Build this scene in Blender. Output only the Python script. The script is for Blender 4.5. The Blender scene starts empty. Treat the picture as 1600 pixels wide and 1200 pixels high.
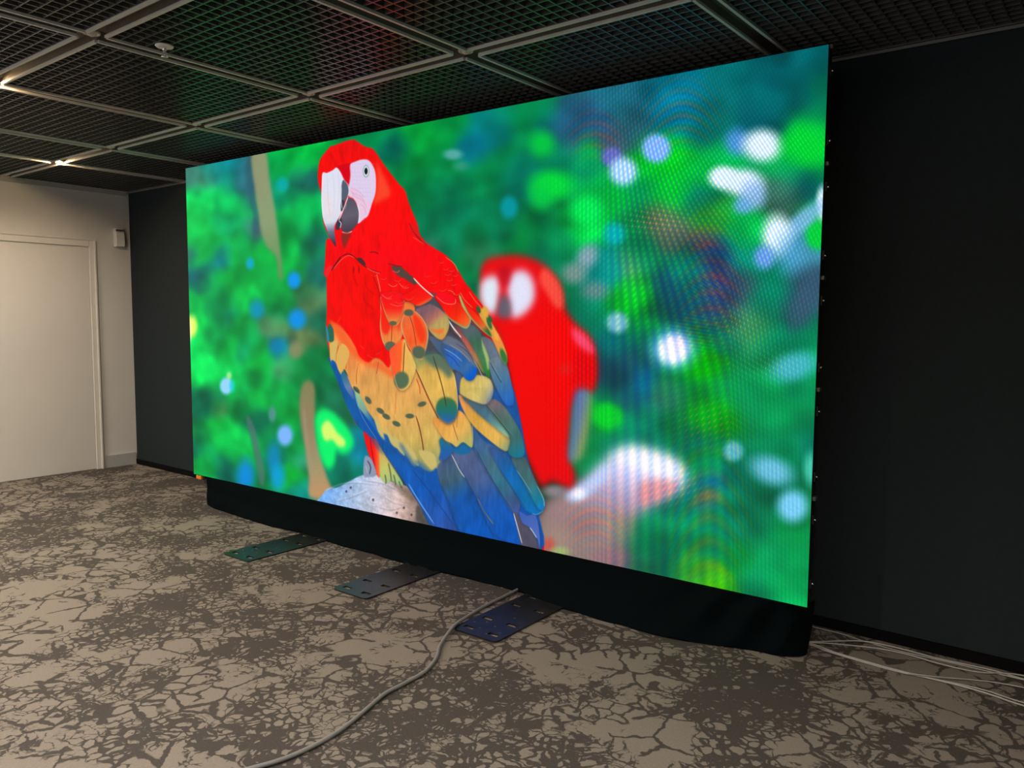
import bpy, bmesh, math, random
from mathutils import Matrix, Vector
import numpy as np

# ================================================================ camera, world, exposure
SC = bpy.context.scene
COL = SC.collection
cam_d = bpy.data.cameras.new('camera')
cam_d.sensor_width = 36.0
cam_d.lens = 1236.46 * 36.0 / 1600.0
cam_d.clip_start = .05
cam = bpy.data.objects.new('camera', cam_d)
COL.objects.link(cam)
_f = Vector((-0.61356153, 0.7852649, -0.08307395)); _r = Vector((0.787638, 0.61610393, 0.00650523)); _u = Vector((-0.05629052, 0.06144084, 0.99652215))
cam.matrix_world = Matrix(((_r.x, _u.x, -_f.x, 8.1932), (_r.y, _u.y, -_f.y, -4.0717), (_r.z, _u.z, -_f.z, 1.5549), (0, 0, 0, 1)))
SC.camera = cam
world = bpy.data.worlds.new('world'); SC.world = world
world.use_nodes = True
world.node_tree.nodes['Background'].inputs[0].default_value = (1, .97, .93, 1)
world.node_tree.nodes['Background'].inputs[1].default_value = .85
vs = SC.view_settings
SC.display_settings.display_device = 'sRGB'
vs.view_transform = 'Standard'; vs.look = 'None'; vs.exposure = 0.0; vs.gamma = 1.0; vs.use_curve_mapping = False
SC.cycles.max_bounces = 8; SC.cycles.diffuse_bounces = 4
SC.cycles.sample_clamp_indirect = 4.0

# lamp powers (watts): the two lit downlights in view, then unseen ones, mostly added as fill
LIT = {(1, 1): 85.0, (3, 2): 140.0}
UNSEEN = {(1, 2): 200.0, (7, 2): 165.0, (1, 3): 360.0, (3, 3): 420.0, (5, 3): 460.0, (7, 3): 300.0, (2, 5): 760.0, (4, 5): 500.0, (6, 5): 420.0}
WARM, NEUTRAL = (1.0, .90, .78), (1.0, .94, .87)   # lamps at the white wall end / elsewhere
UNSEEN = {k: v for k, v in UNSEEN.items() if v}

# ================================================================ room numbers (metres; x along the dark wall, y = 0 at it, z up)
HG = 2.805                                     # underside of the ceiling rails
XS = [0.0, 1.114, 2.023, 3.217, 4.411, 5.606, 6.80, 7.995, 9.19]
YS = [0.0, -1.136, -2.336, -3.531, -4.726, -5.921, -7.116]
RW = .083                                      # rail width
TH = 0.022678                                  # the LED wall stands at a slight angle to the wall
SX, SY, SZ, SW, SH = 2.092, -0.5672, 0.2420, 5.0, 2.5

# ================================================================ helpers


def obj(name, me, mat=None, parent=None):
    o = bpy.data.objects.new(name, me)
    COL.objects.link(o)
    if mat is not None and not me.materials:
        for m in (mat if isinstance(mat, (list, tuple)) else [mat]):
            me.materials.append(m)
    if parent is not None:
        o.parent = parent
    return o


def empty(name, loc=(0, 0, 0), rotz=0.0):
    o = bpy.data.objects.new(name, None); COL.objects.link(o)
    o.location = loc; o.rotation_euler = (0, 0, rotz); o.empty_display_size = .1
    return o


def tag(o, label=None, cat=None, group=None, kind=None):
    for k, v in (('label', label), ('category', cat), ('group', group), ('kind', kind)):
        if v:
            o[k] = v
    return o


class MB:
    """collects shapes and builds ONE mesh"""
    def __init__(s):
        s.v = []; s.f = []; s.m = []; s.sm = []

    def add(s, vs, fs, mi=0, smooth=False):
        b = len(s.v); s.v += [tuple(v) for v in vs]
        for f in fs:
            s.f.append(tuple(b + i for i in f)); s.m.append(mi); s.sm.append(smooth)

    def box(s, x0, x1, y0, y1, z0, z1, mi=0):
        s.add([(x0, y0, z0), (x1, y0, z0), (x1, y1, z0), (x0, y1, z0), (x0, y0, z1), (x1, y0, z1), (x1, y1, z1), (x0, y1, z1)],
              [(0, 3, 2, 1), (4, 5, 6, 7), (0, 1, 5, 4), (1, 2, 6, 5), (2, 3, 7, 6), (3, 0, 4, 7)], mi)

    def chbox(s, x0, x1, y0, y1, z0, z1, c, mi=0):
        """box with chamfered edges along every direction (bevelled ring profile)"""
        bm = bmesh.new(); bmesh.ops.create_cube(bm, size=1)
        for v in bm.verts:
            v.co = ((x0 + x1) / 2 + v.co.x * (x1 - x0), (y0 + y1) / 2 + v.co.y * (y1 - y0), (z0 + z1) / 2 + v.co.z * (z1 - z0))
        bmesh.ops.bevel(bm, geom=list(bm.edges), offset=c, segments=2, affect='EDGES', profile=.5)
        bm.verts.index_update()
        s.add([v.co[:] for v in bm.verts], [[v.index for v in f.verts] for f in bm.faces], mi); bm.free()

    def lathe(s, prof, n=24, c=(0, 0, 0), mi=0, smooth=True, axis='z'):
        vs = []; fs = []
        for k in range(n):
            a = 2 * math.pi * k / n
            for r, z in prof:
                p = (r * math.cos(a), r * math.sin(a), z)
                if axis == 'x':
                    p = (z, p[0], p[1])
                vs.append((c[0] + p[0], c[1] + p[1], c[2] + p[2]))
        m = len(prof)
        for k in range(n):
            for i in range(m - 1):
                fs.append((k * m + i, ((k + 1) % n) * m + i, ((k + 1) % n) * m + i + 1, k * m + i + 1))
        s.add(vs, fs, mi, smooth)

    def tube(s, pts, r, n=8, mi=0, cap=True):
        pts = [Vector(p) for p in pts]; vs = []; fs = []
        for i, p in enumerate(pts):
            t = (pts[min(i + 1, len(pts) - 1)] - pts[max(i - 1, 0)]).normalized()
            a = t.cross(Vector((0, 0, 1)))
            a = a.normalized() if a.length > 1e-4 else Vector((1, 0, 0))
            b = a.cross(t)
            for k in range(n):
                w = 2 * math.pi * k / n
                vs.append(p + a * (r * math.cos(w)) + b * (r * math.sin(w)))
        for i in range(len(pts) - 1):
            for k in range(n):
                fs.append((i * n + k, i * n + (k + 1) % n, (i + 1) * n + (k + 1) % n, (i + 1) * n + k))
        if cap:
            fs.append(tuple(range(n))[::-1]); fs.append(tuple(range((len(pts) - 1) * n, len(pts) * n)))
        s.add(vs, fs, mi, True)

    def mesh(s, name):
        me = bpy.data.meshes.new(name)
        me.from_pydata(s.v, [], s.f)
        me.polygons.foreach_set('material_index', s.m)
        me.polygons.foreach_set('use_smooth', s.sm)
        me.update()
        return me

    def build(s, name, mat=None, parent=None):
        return obj(name, s.mesh(name), mat, parent)


def curve3(pts, n=8):
    p = np.asarray(pts, float)
    a = np.vstack([p[:1], p[:-2]]); b = p[:-1]; c = p[1:]; d = np.vstack([p[2:], p[-1:]])
    out = []
    for t in np.arange(n) / n:
        out.append(.5 * (2 * b + (c - a) * t + (2 * a - 5 * b + 4 * c - d) * t * t + (3 * b - a - 3 * c + d) * t ** 3))
    return np.vstack([np.stack(out, 1).reshape(-1, p.shape[1]), p[-1:]])


# ================================================================ materials


class NT:
    def __init__(s, name):
        s.mat = bpy.data.materials.new(name); s.mat.use_nodes = True
        s.nt = s.mat.node_tree; s.b = s.nt.nodes['Principled BSDF']

    def n(s, t, **kw):
        o = s.nt.nodes.new(t)
        for k, v in kw.items():
            setattr(o, k, v)
        return o

    def l(s, a, b):
        s.nt.links.new(a, b)

    def val(s, sock, v):
        if hasattr(v, 'is_output') or isinstance(v, bpy.types.NodeSocket):
            s.l(v, sock)
        else:
            sock.default_value = v

    def math(s, op, a, b=0.0, c=None, clamp=False):
        o = s.n('ShaderNodeMath', operation=op); o.use_clamp = clamp
        s.val(o.inputs[0], a); s.val(o.inputs[1], b)
        if c is not None:
            s.val(o.inputs[2], c)
        return o.outputs[0]

    def mix(s, f, a, b):
        o = s.n('ShaderNodeMix', data_type='RGBA')
        s.val(o.inputs[0], f); s.val(o.inputs[6], a); s.val(o.inputs[7], b)
        return o.outputs[2]

    def ramp(s, x, lo, hi, a=0.0, b=1.0):
        o = s.n('ShaderNodeMapRange', interpolation_type='SMOOTHSTEP')
        s.val(o.inputs[0], x); s.val(o.inputs[1], lo); s.val(o.inputs[2], hi); s.val(o.inputs[3], a); s.val(o.inputs[4], b)
        return o.outputs[0]

    def noise(s, vec, scale, detail=2.0, rough=.5, dist=0.0, out=0):
        o = s.n('ShaderNodeTexNoise'); s.l(vec, o.inputs['Vector'])
        o.inputs['Scale'].default_value = scale; o.inputs['Detail'].default_value = detail
        o.inputs['Roughness'].default_value = rough; o.inputs['Distortion'].default_value = dist
        return o.outputs[out]

    def voro(s, vec, scale, feature='DISTANCE_TO_EDGE', rnd=1.0):
        o = s.n('ShaderNodeTexVoronoi', feature=feature); s.l(vec, o.inputs['Vector'])
        o.inputs['Scale'].default_value = scale; o.inputs['Randomness'].default_value = rnd
        return o.outputs['Distance']

    def pos(s):
        return s.n('ShaderNodeNewGeometry').outputs['Position']

    def bump(s, h, strength, dist=.01):
        o = s.n('ShaderNodeBump'); s.l(h, o.inputs['Height'])
        o.inputs['Strength'].default_value = strength; o.inputs['Distance'].default_value = dist
        s.l(o.outputs[0], s.b.inputs['Normal'])

    def set(s, col=None, rough=None, metal=None, spec=None):
        for k, v in (('Base Color', col), ('Roughness', rough), ('Metallic', metal), ('Specular IOR Level', spec)):
            if v is None:
                continue
            if isinstance(v, bpy.types.NodeSocket):
                s.l(v, s.b.inputs[k])
            else:
                s.b.inputs[k].default_value = (*v, 1) if isinstance(v, tuple) else v
        return s.mat


def paint(name, col, rough=.5, metal=0.0, spec=.5, var=.06, scale=9.0, bump=0.0, bscale=200.0):
    m = NT(name); p = m.pos()
    v = m.noise(p, scale, 4, .6)
    c = m.mix(m.ramp(v, .3, .7), tuple(x * (1 - var) for x in col) + (1,), tuple(min(1, x * (1 + var)) for x in col) + (1,))
    if bump:
        m.bump(m.noise(p, bscale, 2), bump, .002)
    return m.set(c, rough, metal, spec)


M = {}
M['white_wall'] = paint('white_wall_paint', (.66, .655, .635), .62, var=.025, scale=3, bump=.12)
M['door_white'] = paint('white_door_paint', (.66, .645, .62), .45, var=.02, scale=2)
M['frame_white'] = paint('white_frame_paint', (.70, .685, .65), .4, var=.02)
M['grey_base'] = paint('grey_skirting_vinyl', (.40, .42, .42), .45, var=.04)
M['black_base'] = paint('black_skirting', (.003, .003, .0035), .8, spec=.1)
M['trim'] = paint('ceiling_edge_trim_paint', (.42, .41, .38), .45, var=.03)
M['trim_dark'] = paint('dark_wall_edge_trim', (.16, .16, .155), .45, var=.03)
M['rail'] = paint('ceiling_rail_enamel', (.54, .53, .50), .38, var=.04, spec=.5)
M['rail_inside_shade'] = paint('channel_inside_shade', (.17, .155, .13), .45, var=.05)  # shade inside the channels, put into a darker brown-grey colour
M['grille'] = paint('grille_dark_grey_enamel', (.064, .064, .062), .30, spec=.9)
M['plenum'] = paint('black_ceiling_void', (.006, .006, .006), .9, spec=.1)
M['cabinet'] = paint('black_die_cast_cabinet', (.012, .012, .013), .5)
M['mask'] = paint('black_led_mask', (.02, .02, .022), .6)
M['latch'] = paint('grey_metal_latch', (.20, .20, .20), .4, .6)
M['pin'] = paint('bright_steel_pin', (.8, .8, .8), .2, 1.0)
M['plate'] = paint('black_powder_coated_steel', (.013, .014, .015), .34, spec=.6, var=.25, scale=14, bump=.15, bscale=400)
M['orange'] = paint('orange_plastic', (.75, .25, .02), .45)
M['cable_grey'] = paint('grey_cable_jacket', (.21, .21, .205), .5)
M['cable_white'] = paint('white_cable_jacket', (.42, .42, .38), .45)
M['white_plastic'] = paint('white_plastic', (.72, .72, .72), .3)
M['dark_plastic'] = paint('dark_grey_plastic', (.05, .05, .055), .4)
M['chrome'] = paint('chrome', (.8, .8, .8), .18, 1.0)
M['lamp_housing'] = paint('lamp_housing_grey', (.45, .44, .41), .4)

m = NT('charcoal_wall_fabric'); p = m.pos()
mp = m.n('ShaderNodeMapping'); m.l(p, mp.inputs[0]); mp.inputs['Scale'].default_value = (1, 1, 1)
w1 = m.noise(p, 380, 2); w2 = m.noise(p, 26, 4, .7)
m.bump(w1, .5, .002)
M['fabric'] = m.set(m.mix(m.math('MULTIPLY', m.math('ADD', w1, w2), .5), (.0100, .0148, .0175, 1), (.029, .041, .047, 1)), .9, spec=.15)

m = NT('black_velvet'); p = m.pos(); w1 = m.noise(p, 300, 2)
m.bump(w1, .25, .002)
m.b.inputs['Sheen Weight'].default_value = .012; m.b.inputs['Sheen Roughness'].default_value = .4; m.b.inputs['Sheen Tint'].default_value = (.5, .55, .6, 1)
M['velvet'] = m.set(m.mix(w1, (.0012, .0026, .0032, 1), (.0030, .0062, .0074, 1)), .8, spec=.02)

# carpet: pale taupe cells outlined in dark brown, between drifts of small cells and dark marbled streaks
m = NT('marbled_cell_carpet'); p = m.pos()
wob = m.n('ShaderNodeTexNoise'); m.l(p, wob.inputs['Vector']); wob.inputs['Scale'].default_value = 9.0; wob.inputs['Detail'].default_value = 3
vm = m.n('ShaderNodeVectorMath', operation='MULTIPLY_ADD'); m.l(wob.outputs['Color'], vm.inputs[0]); vm.inputs[1].default_value = (.055, .055, 0); m.l(p, vm.inputs[2])
pw = vm.outputs[0]
wob2 = m.n('ShaderNodeTexNoise'); m.l(p, wob2.inputs['Vector']); wob2.inputs['Scale'].default_value = 5.0; wob2.inputs['Detail'].default_value = 5
vm2 = m.n('ShaderNodeVectorMath', operation='MULTIPLY_ADD'); m.l(wob2.outputs['Color'], vm2.inputs[0]); vm2.inputs[1].default_value = (.30, .30, 0); m.l(p, vm2.inputs[2])
ps = vm2.outputs[0]
zone = m.noise(p, 1.25, 4, .55, .6)                       # where the carpet is open, cellular or marbled
zone2 = m.noise(p, 2.3, 4, .6, .5)
wvar = m.noise(p, 11, 3)


def cells(vec, scale):
    """gap between the two nearest cell centres: rounded cells with thick joints"""
    return m.math('SUBTRACT', m.voro(vec, scale, 'F2'), m.voro(vec, scale, 'F1'))


wob3 = m.n('ShaderNodeTexNoise'); m.l(pw, wob3.inputs['Vector']); wob3.inputs['Scale'].default_value = 27.0; wob3.inputs['Detail'].default_value = 2
vm3 = m.n('ShaderNodeVectorMath', operation='MULTIPLY_ADD'); m.l(wob3.outputs['Color'], vm3.inputs[0]); vm3.inputs[1].default_value = (.030, .030, 0); m.l(pw, vm3.inputs[2])
pf = vm3.outputs[0]
nfine = m.noise(ps, 46, 3, .6)
gb = cells(pf, 5.4)
openn = m.ramp(m.noise(p, 3.4, 2), .52, .60)             # gaps where the lines run out
wb = m.math('SUBTRACT', m.math('MULTIPLY_ADD', wvar, .125, -.02), m.math('MULTIPLY', openn, .15))
lineb = m.ramp(gb, wb, m.math('ADD', wb, .035), 1, 0)
gd = cells(pf, 10.5)                                     # middle-sized cells
wd = m.math('MULTIPLY_ADD', wvar, .20, -.03)
lined = m.math('MULTIPLY', m.ramp(gd, wd, m.math('ADD', wd, .06), 1, 0), m.ramp(m.noise(p, 1.9, 3, .5, .3), .51, .525))
gs = cells(pf, 23.0)                                     # drifts of small pebbles
sw = m.ramp(zone, .51, .66, .06, .30)
lines = m.ramp(gs, m.math('SUBTRACT', sw, .05), m.math('ADD', sw, .07), 1, 0)
zs = m.ramp(zone, .51, .54)
gm = cells(ps, 21.0)                                     # marbled shards
mw = m.ramp(zone2, .47, .68, .04, .40)
dark = m.ramp(m.math('MULTIPLY_ADD', nfine, .5, gm), m.math('ADD', mw, .17), m.math('ADD', mw, .28), 1, 0)
zd = m.ramp(zone2, .475, .51)
d = m.math('MAXIMUM', m.math('MAXIMUM', m.math('MAXIMUM', lineb, lined), m.math('MULTIPLY', lines, zs)), m.math('MULTIPLY', dark, zd))
pile = m.noise(p, 420, 2, .7)
fleck = m.noise(p, 120, 3, .7)
light = m.mix(fleck, (.165, .146, .122, 1), (.290, .258, .222, 1))
darkc = m.mix(fleck, (.045, .040, .036, 1), (.095, .084, .076, 1))
m.bump(m.math('ADD', pile, m.math('MULTIPLY', d, -.4)), .5, .004)
M['carpet'] = m.set(m.mix(d, light, darkc), .95, spec=.1)

m = NT('lit_lamp_glass'); m.set((1, 1, 1), .3)
m.b.inputs['Emission Color'].default_value = (1, .66, .34, 1); m.b.inputs['Emission Strength'].default_value = 1500
M['lamp_on'] = m.mat
M['lamp_off'] = paint('frosted_lamp_glass', (.5, .47, .42), .25)

# ---------------------------------------------------------------- the picture shown on the LED wall
# A 2000 x 1000 pixel picture (2.5 mm pitch, 200 x 200 per cabinet) painted with numpy: soft colour field, polygons,
# ellipses and strokes.  Q() maps the sketch grid in which the shapes are written to picture pixels.
import numpy as np
CW, CH = 2000, 1000
_c = [((289, 265), (0, 0)), ((1295, 68), (CW, 0)), ((1259, 947), (CW, CH)), ((305, 743.5), (0, CH))]


def _homog(pairs):
    A, b = [], []
    for (x, y), (u, v) in pairs:
        A.append([x, y, 1, 0, 0, 0, -u * x, -u * y]); b.append(u)
        A.append([0, 0, 0, x, y, 1, -v * x, -v * y]); b.append(v)
    return np.append(np.linalg.solve(np.array(A, float), np.array(b, float)), 1).reshape(3, 3)


_H = _homog(_c)
_HI = np.linalg.inv(_H)


def Q(pts):
    p = np.c_[np.asarray(pts, float), np.ones(len(pts))] @ _H.T
    return p[:, :2] / p[:, 2:]


_yy, _xx = np.mgrid[0:CH, 0:CW]
_w = _HI[2, 0] * (_xx + .5) + _HI[2, 1] * (_yy + .5) + _HI[2, 2]
PX = ((_HI[0, 0] * (_xx + .5) + _HI[0, 1] * (_yy + .5) + _HI[0, 2]) / _w).astype(np.float32)
PY = ((_HI[1, 0] * (_xx + .5) + _HI[1, 1] * (_yy + .5) + _HI[1, 2]) / _w).astype(np.float32)
del _yy, _xx, _w
IMG = np.zeros((CH, CW, 3), np.float32)
rng = np.random.default_rng(7)


def K(pts, ox, oy, s):
    return [(ox + x / s, oy + y / s) for x, y in pts]


def smooth(pts, n=5, closed=True):
    p = np.asarray(pts, float)
    if closed:
        a = np.roll(p, 1, 0); c = np.roll(p, -1, 0); d = np.roll(p, -2, 0); b = p
    else:
        a = np.vstack([p[:1], p[:-2]]); b = p[:-1]; c = p[1:]; d = np.vstack([p[2:], p[-1:]])
    out = []
    for t in np.arange(n) / n:
        out.append(.5 * (2 * b + (c - a) * t + (2 * a - 5 * b + 4 * c - d) * t * t + (3 * b - a - 3 * c + d) * t ** 3))
    r = np.stack(out, 1).reshape(-1, 2)
    return r if closed else np.vstack([r, p[-1:]])


def _blur1(a, s, ax):
    r = max(1, int(3 * s + .5))
    k = np.exp(-.5 * (np.arange(-r, r + 1) / s) ** 2); k /= k.sum()
    pad = [(0, 0)] * a.ndim; pad[ax] = (r, r)
    b = np.pad(a, pad, mode='edge'); o = np.zeros_like(a); n = a.shape[ax]
    for i, w in enumerate(k):
        o += w * (b[i:i + n] if ax == 0 else b[:, i:i + n])
    return o


def blur(a, s):
    return a if s < .25 else _blur1(_blur1(a, s, 0), s, 1)


def _mask(q, soft):
    """anti-aliased polygon mask in picture pixels, feathered by soft: (y0, y1, x0, x1, alpha)"""
    m = int(3 * soft + 3)
    x0, y0 = np.floor(q.min(0)).astype(int) - m; x1, y1 = np.ceil(q.max(0)).astype(int) + m
    x0 = max(x0, -60); y0 = max(y0, -60); x1 = min(x1, CW + 60); y1 = min(y1, CH + 60)
    if x1 <= x0 or y1 <= y0:
        return None
    S = 2; w = (x1 - x0); h = (y1 - y0) * S
    acc = np.zeros((h, w + 1), np.float32)
    a = q; b = np.roll(q, -1, 0)
    for (ax, ay), (bx, by) in zip(a, b):
        if ay == by:
            continue
        sg = 1.0
        if ay > by:
            ax, ay, bx, by = bx, by, ax, ay; sg = -1.0
        r0 = max(0, int(np.ceil((ay - y0) * S - .5))); r1 = min(h, int(np.ceil((by - y0) * S - .5)))
        if r1 <= r0:
            continue
        rows = np.arange(r0, r1); yc = y0 + (rows + .5) / S
        xc = np.clip(ax + (bx - ax) * (yc - ay) / (by - ay) - x0, 0, w - .001)
        ix = xc.astype(int); fr = (xc - ix).astype(np.float32)
        np.add.at(acc, (rows, ix), sg * (1 - fr)); np.add.at(acc, (rows, ix + 1), sg * fr)
    cov = np.clip(np.abs(np.cumsum(acc, 1)[:, :w]), 0, 1)
    cov = cov.reshape(-1, S, w).mean(1)
    return y0, y1, x0, x1, blur(cov, soft)


def _put(mk, col, a=1.0, grad=None, tex=0.0):
    if mk is None:
        return
    y0, y1, x0, x1, al = mk
    cy0, cy1, cx0, cx1 = max(y0, 0), min(y1, CH), max(x0, 0), min(x1, CW)
    if cy1 <= cy0 or cx1 <= cx0:
        return
    al = al[cy0 - y0:cy1 - y0, cx0 - x0:cx1 - x0, None] * a
    px = PX[cy0:cy1, cx0:cx1]; py = PY[cy0:cy1, cx0:cx1]
    if grad is None:
        c = np.array(col, np.float32)[None, None] / 255
    else:
        (ax, ay), (bx, by), stops = grad
        t = ((px - ax) * (bx - ax) + (py - ay) * (by - ay)) / ((bx - ax) ** 2 + (by - ay) ** 2)
        ts = [s[0] for s in stops]
        c = np.stack([np.interp(t, ts, [s[1][i] for s in stops]) for i in range(3)], -1).astype(np.float32) / 255
    if tex:
        c = c * (1 + tex * NZ[cy0:cy1, cx0:cx1, None])
    d = IMG[cy0:cy1, cx0:cx1]
    d += al * (c - d)


SHADE = False                                    # while True each feather is laid over a soft dark edge


def poly(pts, col=None, soft=.9, a=1.0, grad=None, sm=True, tex=0.0):
    p = smooth(pts) if sm else np.asarray(pts, float)
    if SHADE and grad is not None:
        _put(_mask(Q(p + np.array([.4, 1.6])), 4.0), (30, 26, 34), .42)
    _put(_mask(Q(p), soft), col, a, grad, tex)


def stroke(pts, w, col, a=1.0, soft=.6, taper=True):
    p = smooth(pts, 6, False) if len(pts) > 2 else np.asarray(pts, float)
    d = np.gradient(p, axis=0); n = np.c_[-d[:, 1], d[:, 0]]; n /= np.linalg.norm(n, axis=1)[:, None] + 1e-9
    t = np.linspace(0, 1, len(p))
    ww = (w / 2) * (np.minimum(1, .35 + 1.6 * np.sin(np.pi * t)) if taper else np.ones_like(t))
    q = np.vstack([p + n * ww[:, None], (p - n * ww[:, None])[::-1]])
    _put(_mask(Q(q), soft), col, a)


def blob(x, y, rx, ry, col, soft=.5, a=1.0, rot=0.0):
    """soft-edged ellipse; soft is the share of the radius over which it fades"""
    m = max(rx, ry) * (1 + soft) + 2
    q = Q([(x - m, y - m), (x + m, y - m), (x + m, y + m), (x - m, y + m)])
    x0, y0 = np.maximum(np.floor(q.min(0)).astype(int), 0); x1, y1 = np.ceil(q.max(0)).astype(int)
    x1 = min(x1, CW); y1 = min(y1, CH)
    if x1 <= x0 or y1 <= y0:
        return
    dx = PX[y0:y1, x0:x1] - x; dy = PY[y0:y1, x0:x1] - y
    c, s = np.cos(rot), np.sin(rot)
    r = np.sqrt(((dx * c + dy * s) / rx) ** 2 + ((dy * c - dx * s) / ry) ** 2)
    t = np.clip((1 + soft - r) / (2 * soft), 0, 1); al = (t * t * (3 - 2 * t))[..., None] * a
    d = IMG[y0:y1, x0:x1]
    d += al * (np.array(col, np.float32) / 255 - d)


def noise(sx, sy, seed):
    g = np.random.default_rng(seed).standard_normal((CH, CW)).astype(np.float32)
    f = np.fft.rfft2(g); ky = np.fft.fftfreq(CH)[:, None]; kx = np.fft.rfftfreq(CW)[None]
    f *= np.exp(-2 * np.pi ** 2 * ((kx * sx) ** 2 + (ky * sy) ** 2))
    o = np.fft.irfft2(f, (CH, CW)); return (o / o.std()).astype(np.float32)


NZ = (noise(2.2, 8, 1) * .4 + noise(9, 14, 2) * .5).clip(-2, 2)

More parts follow.
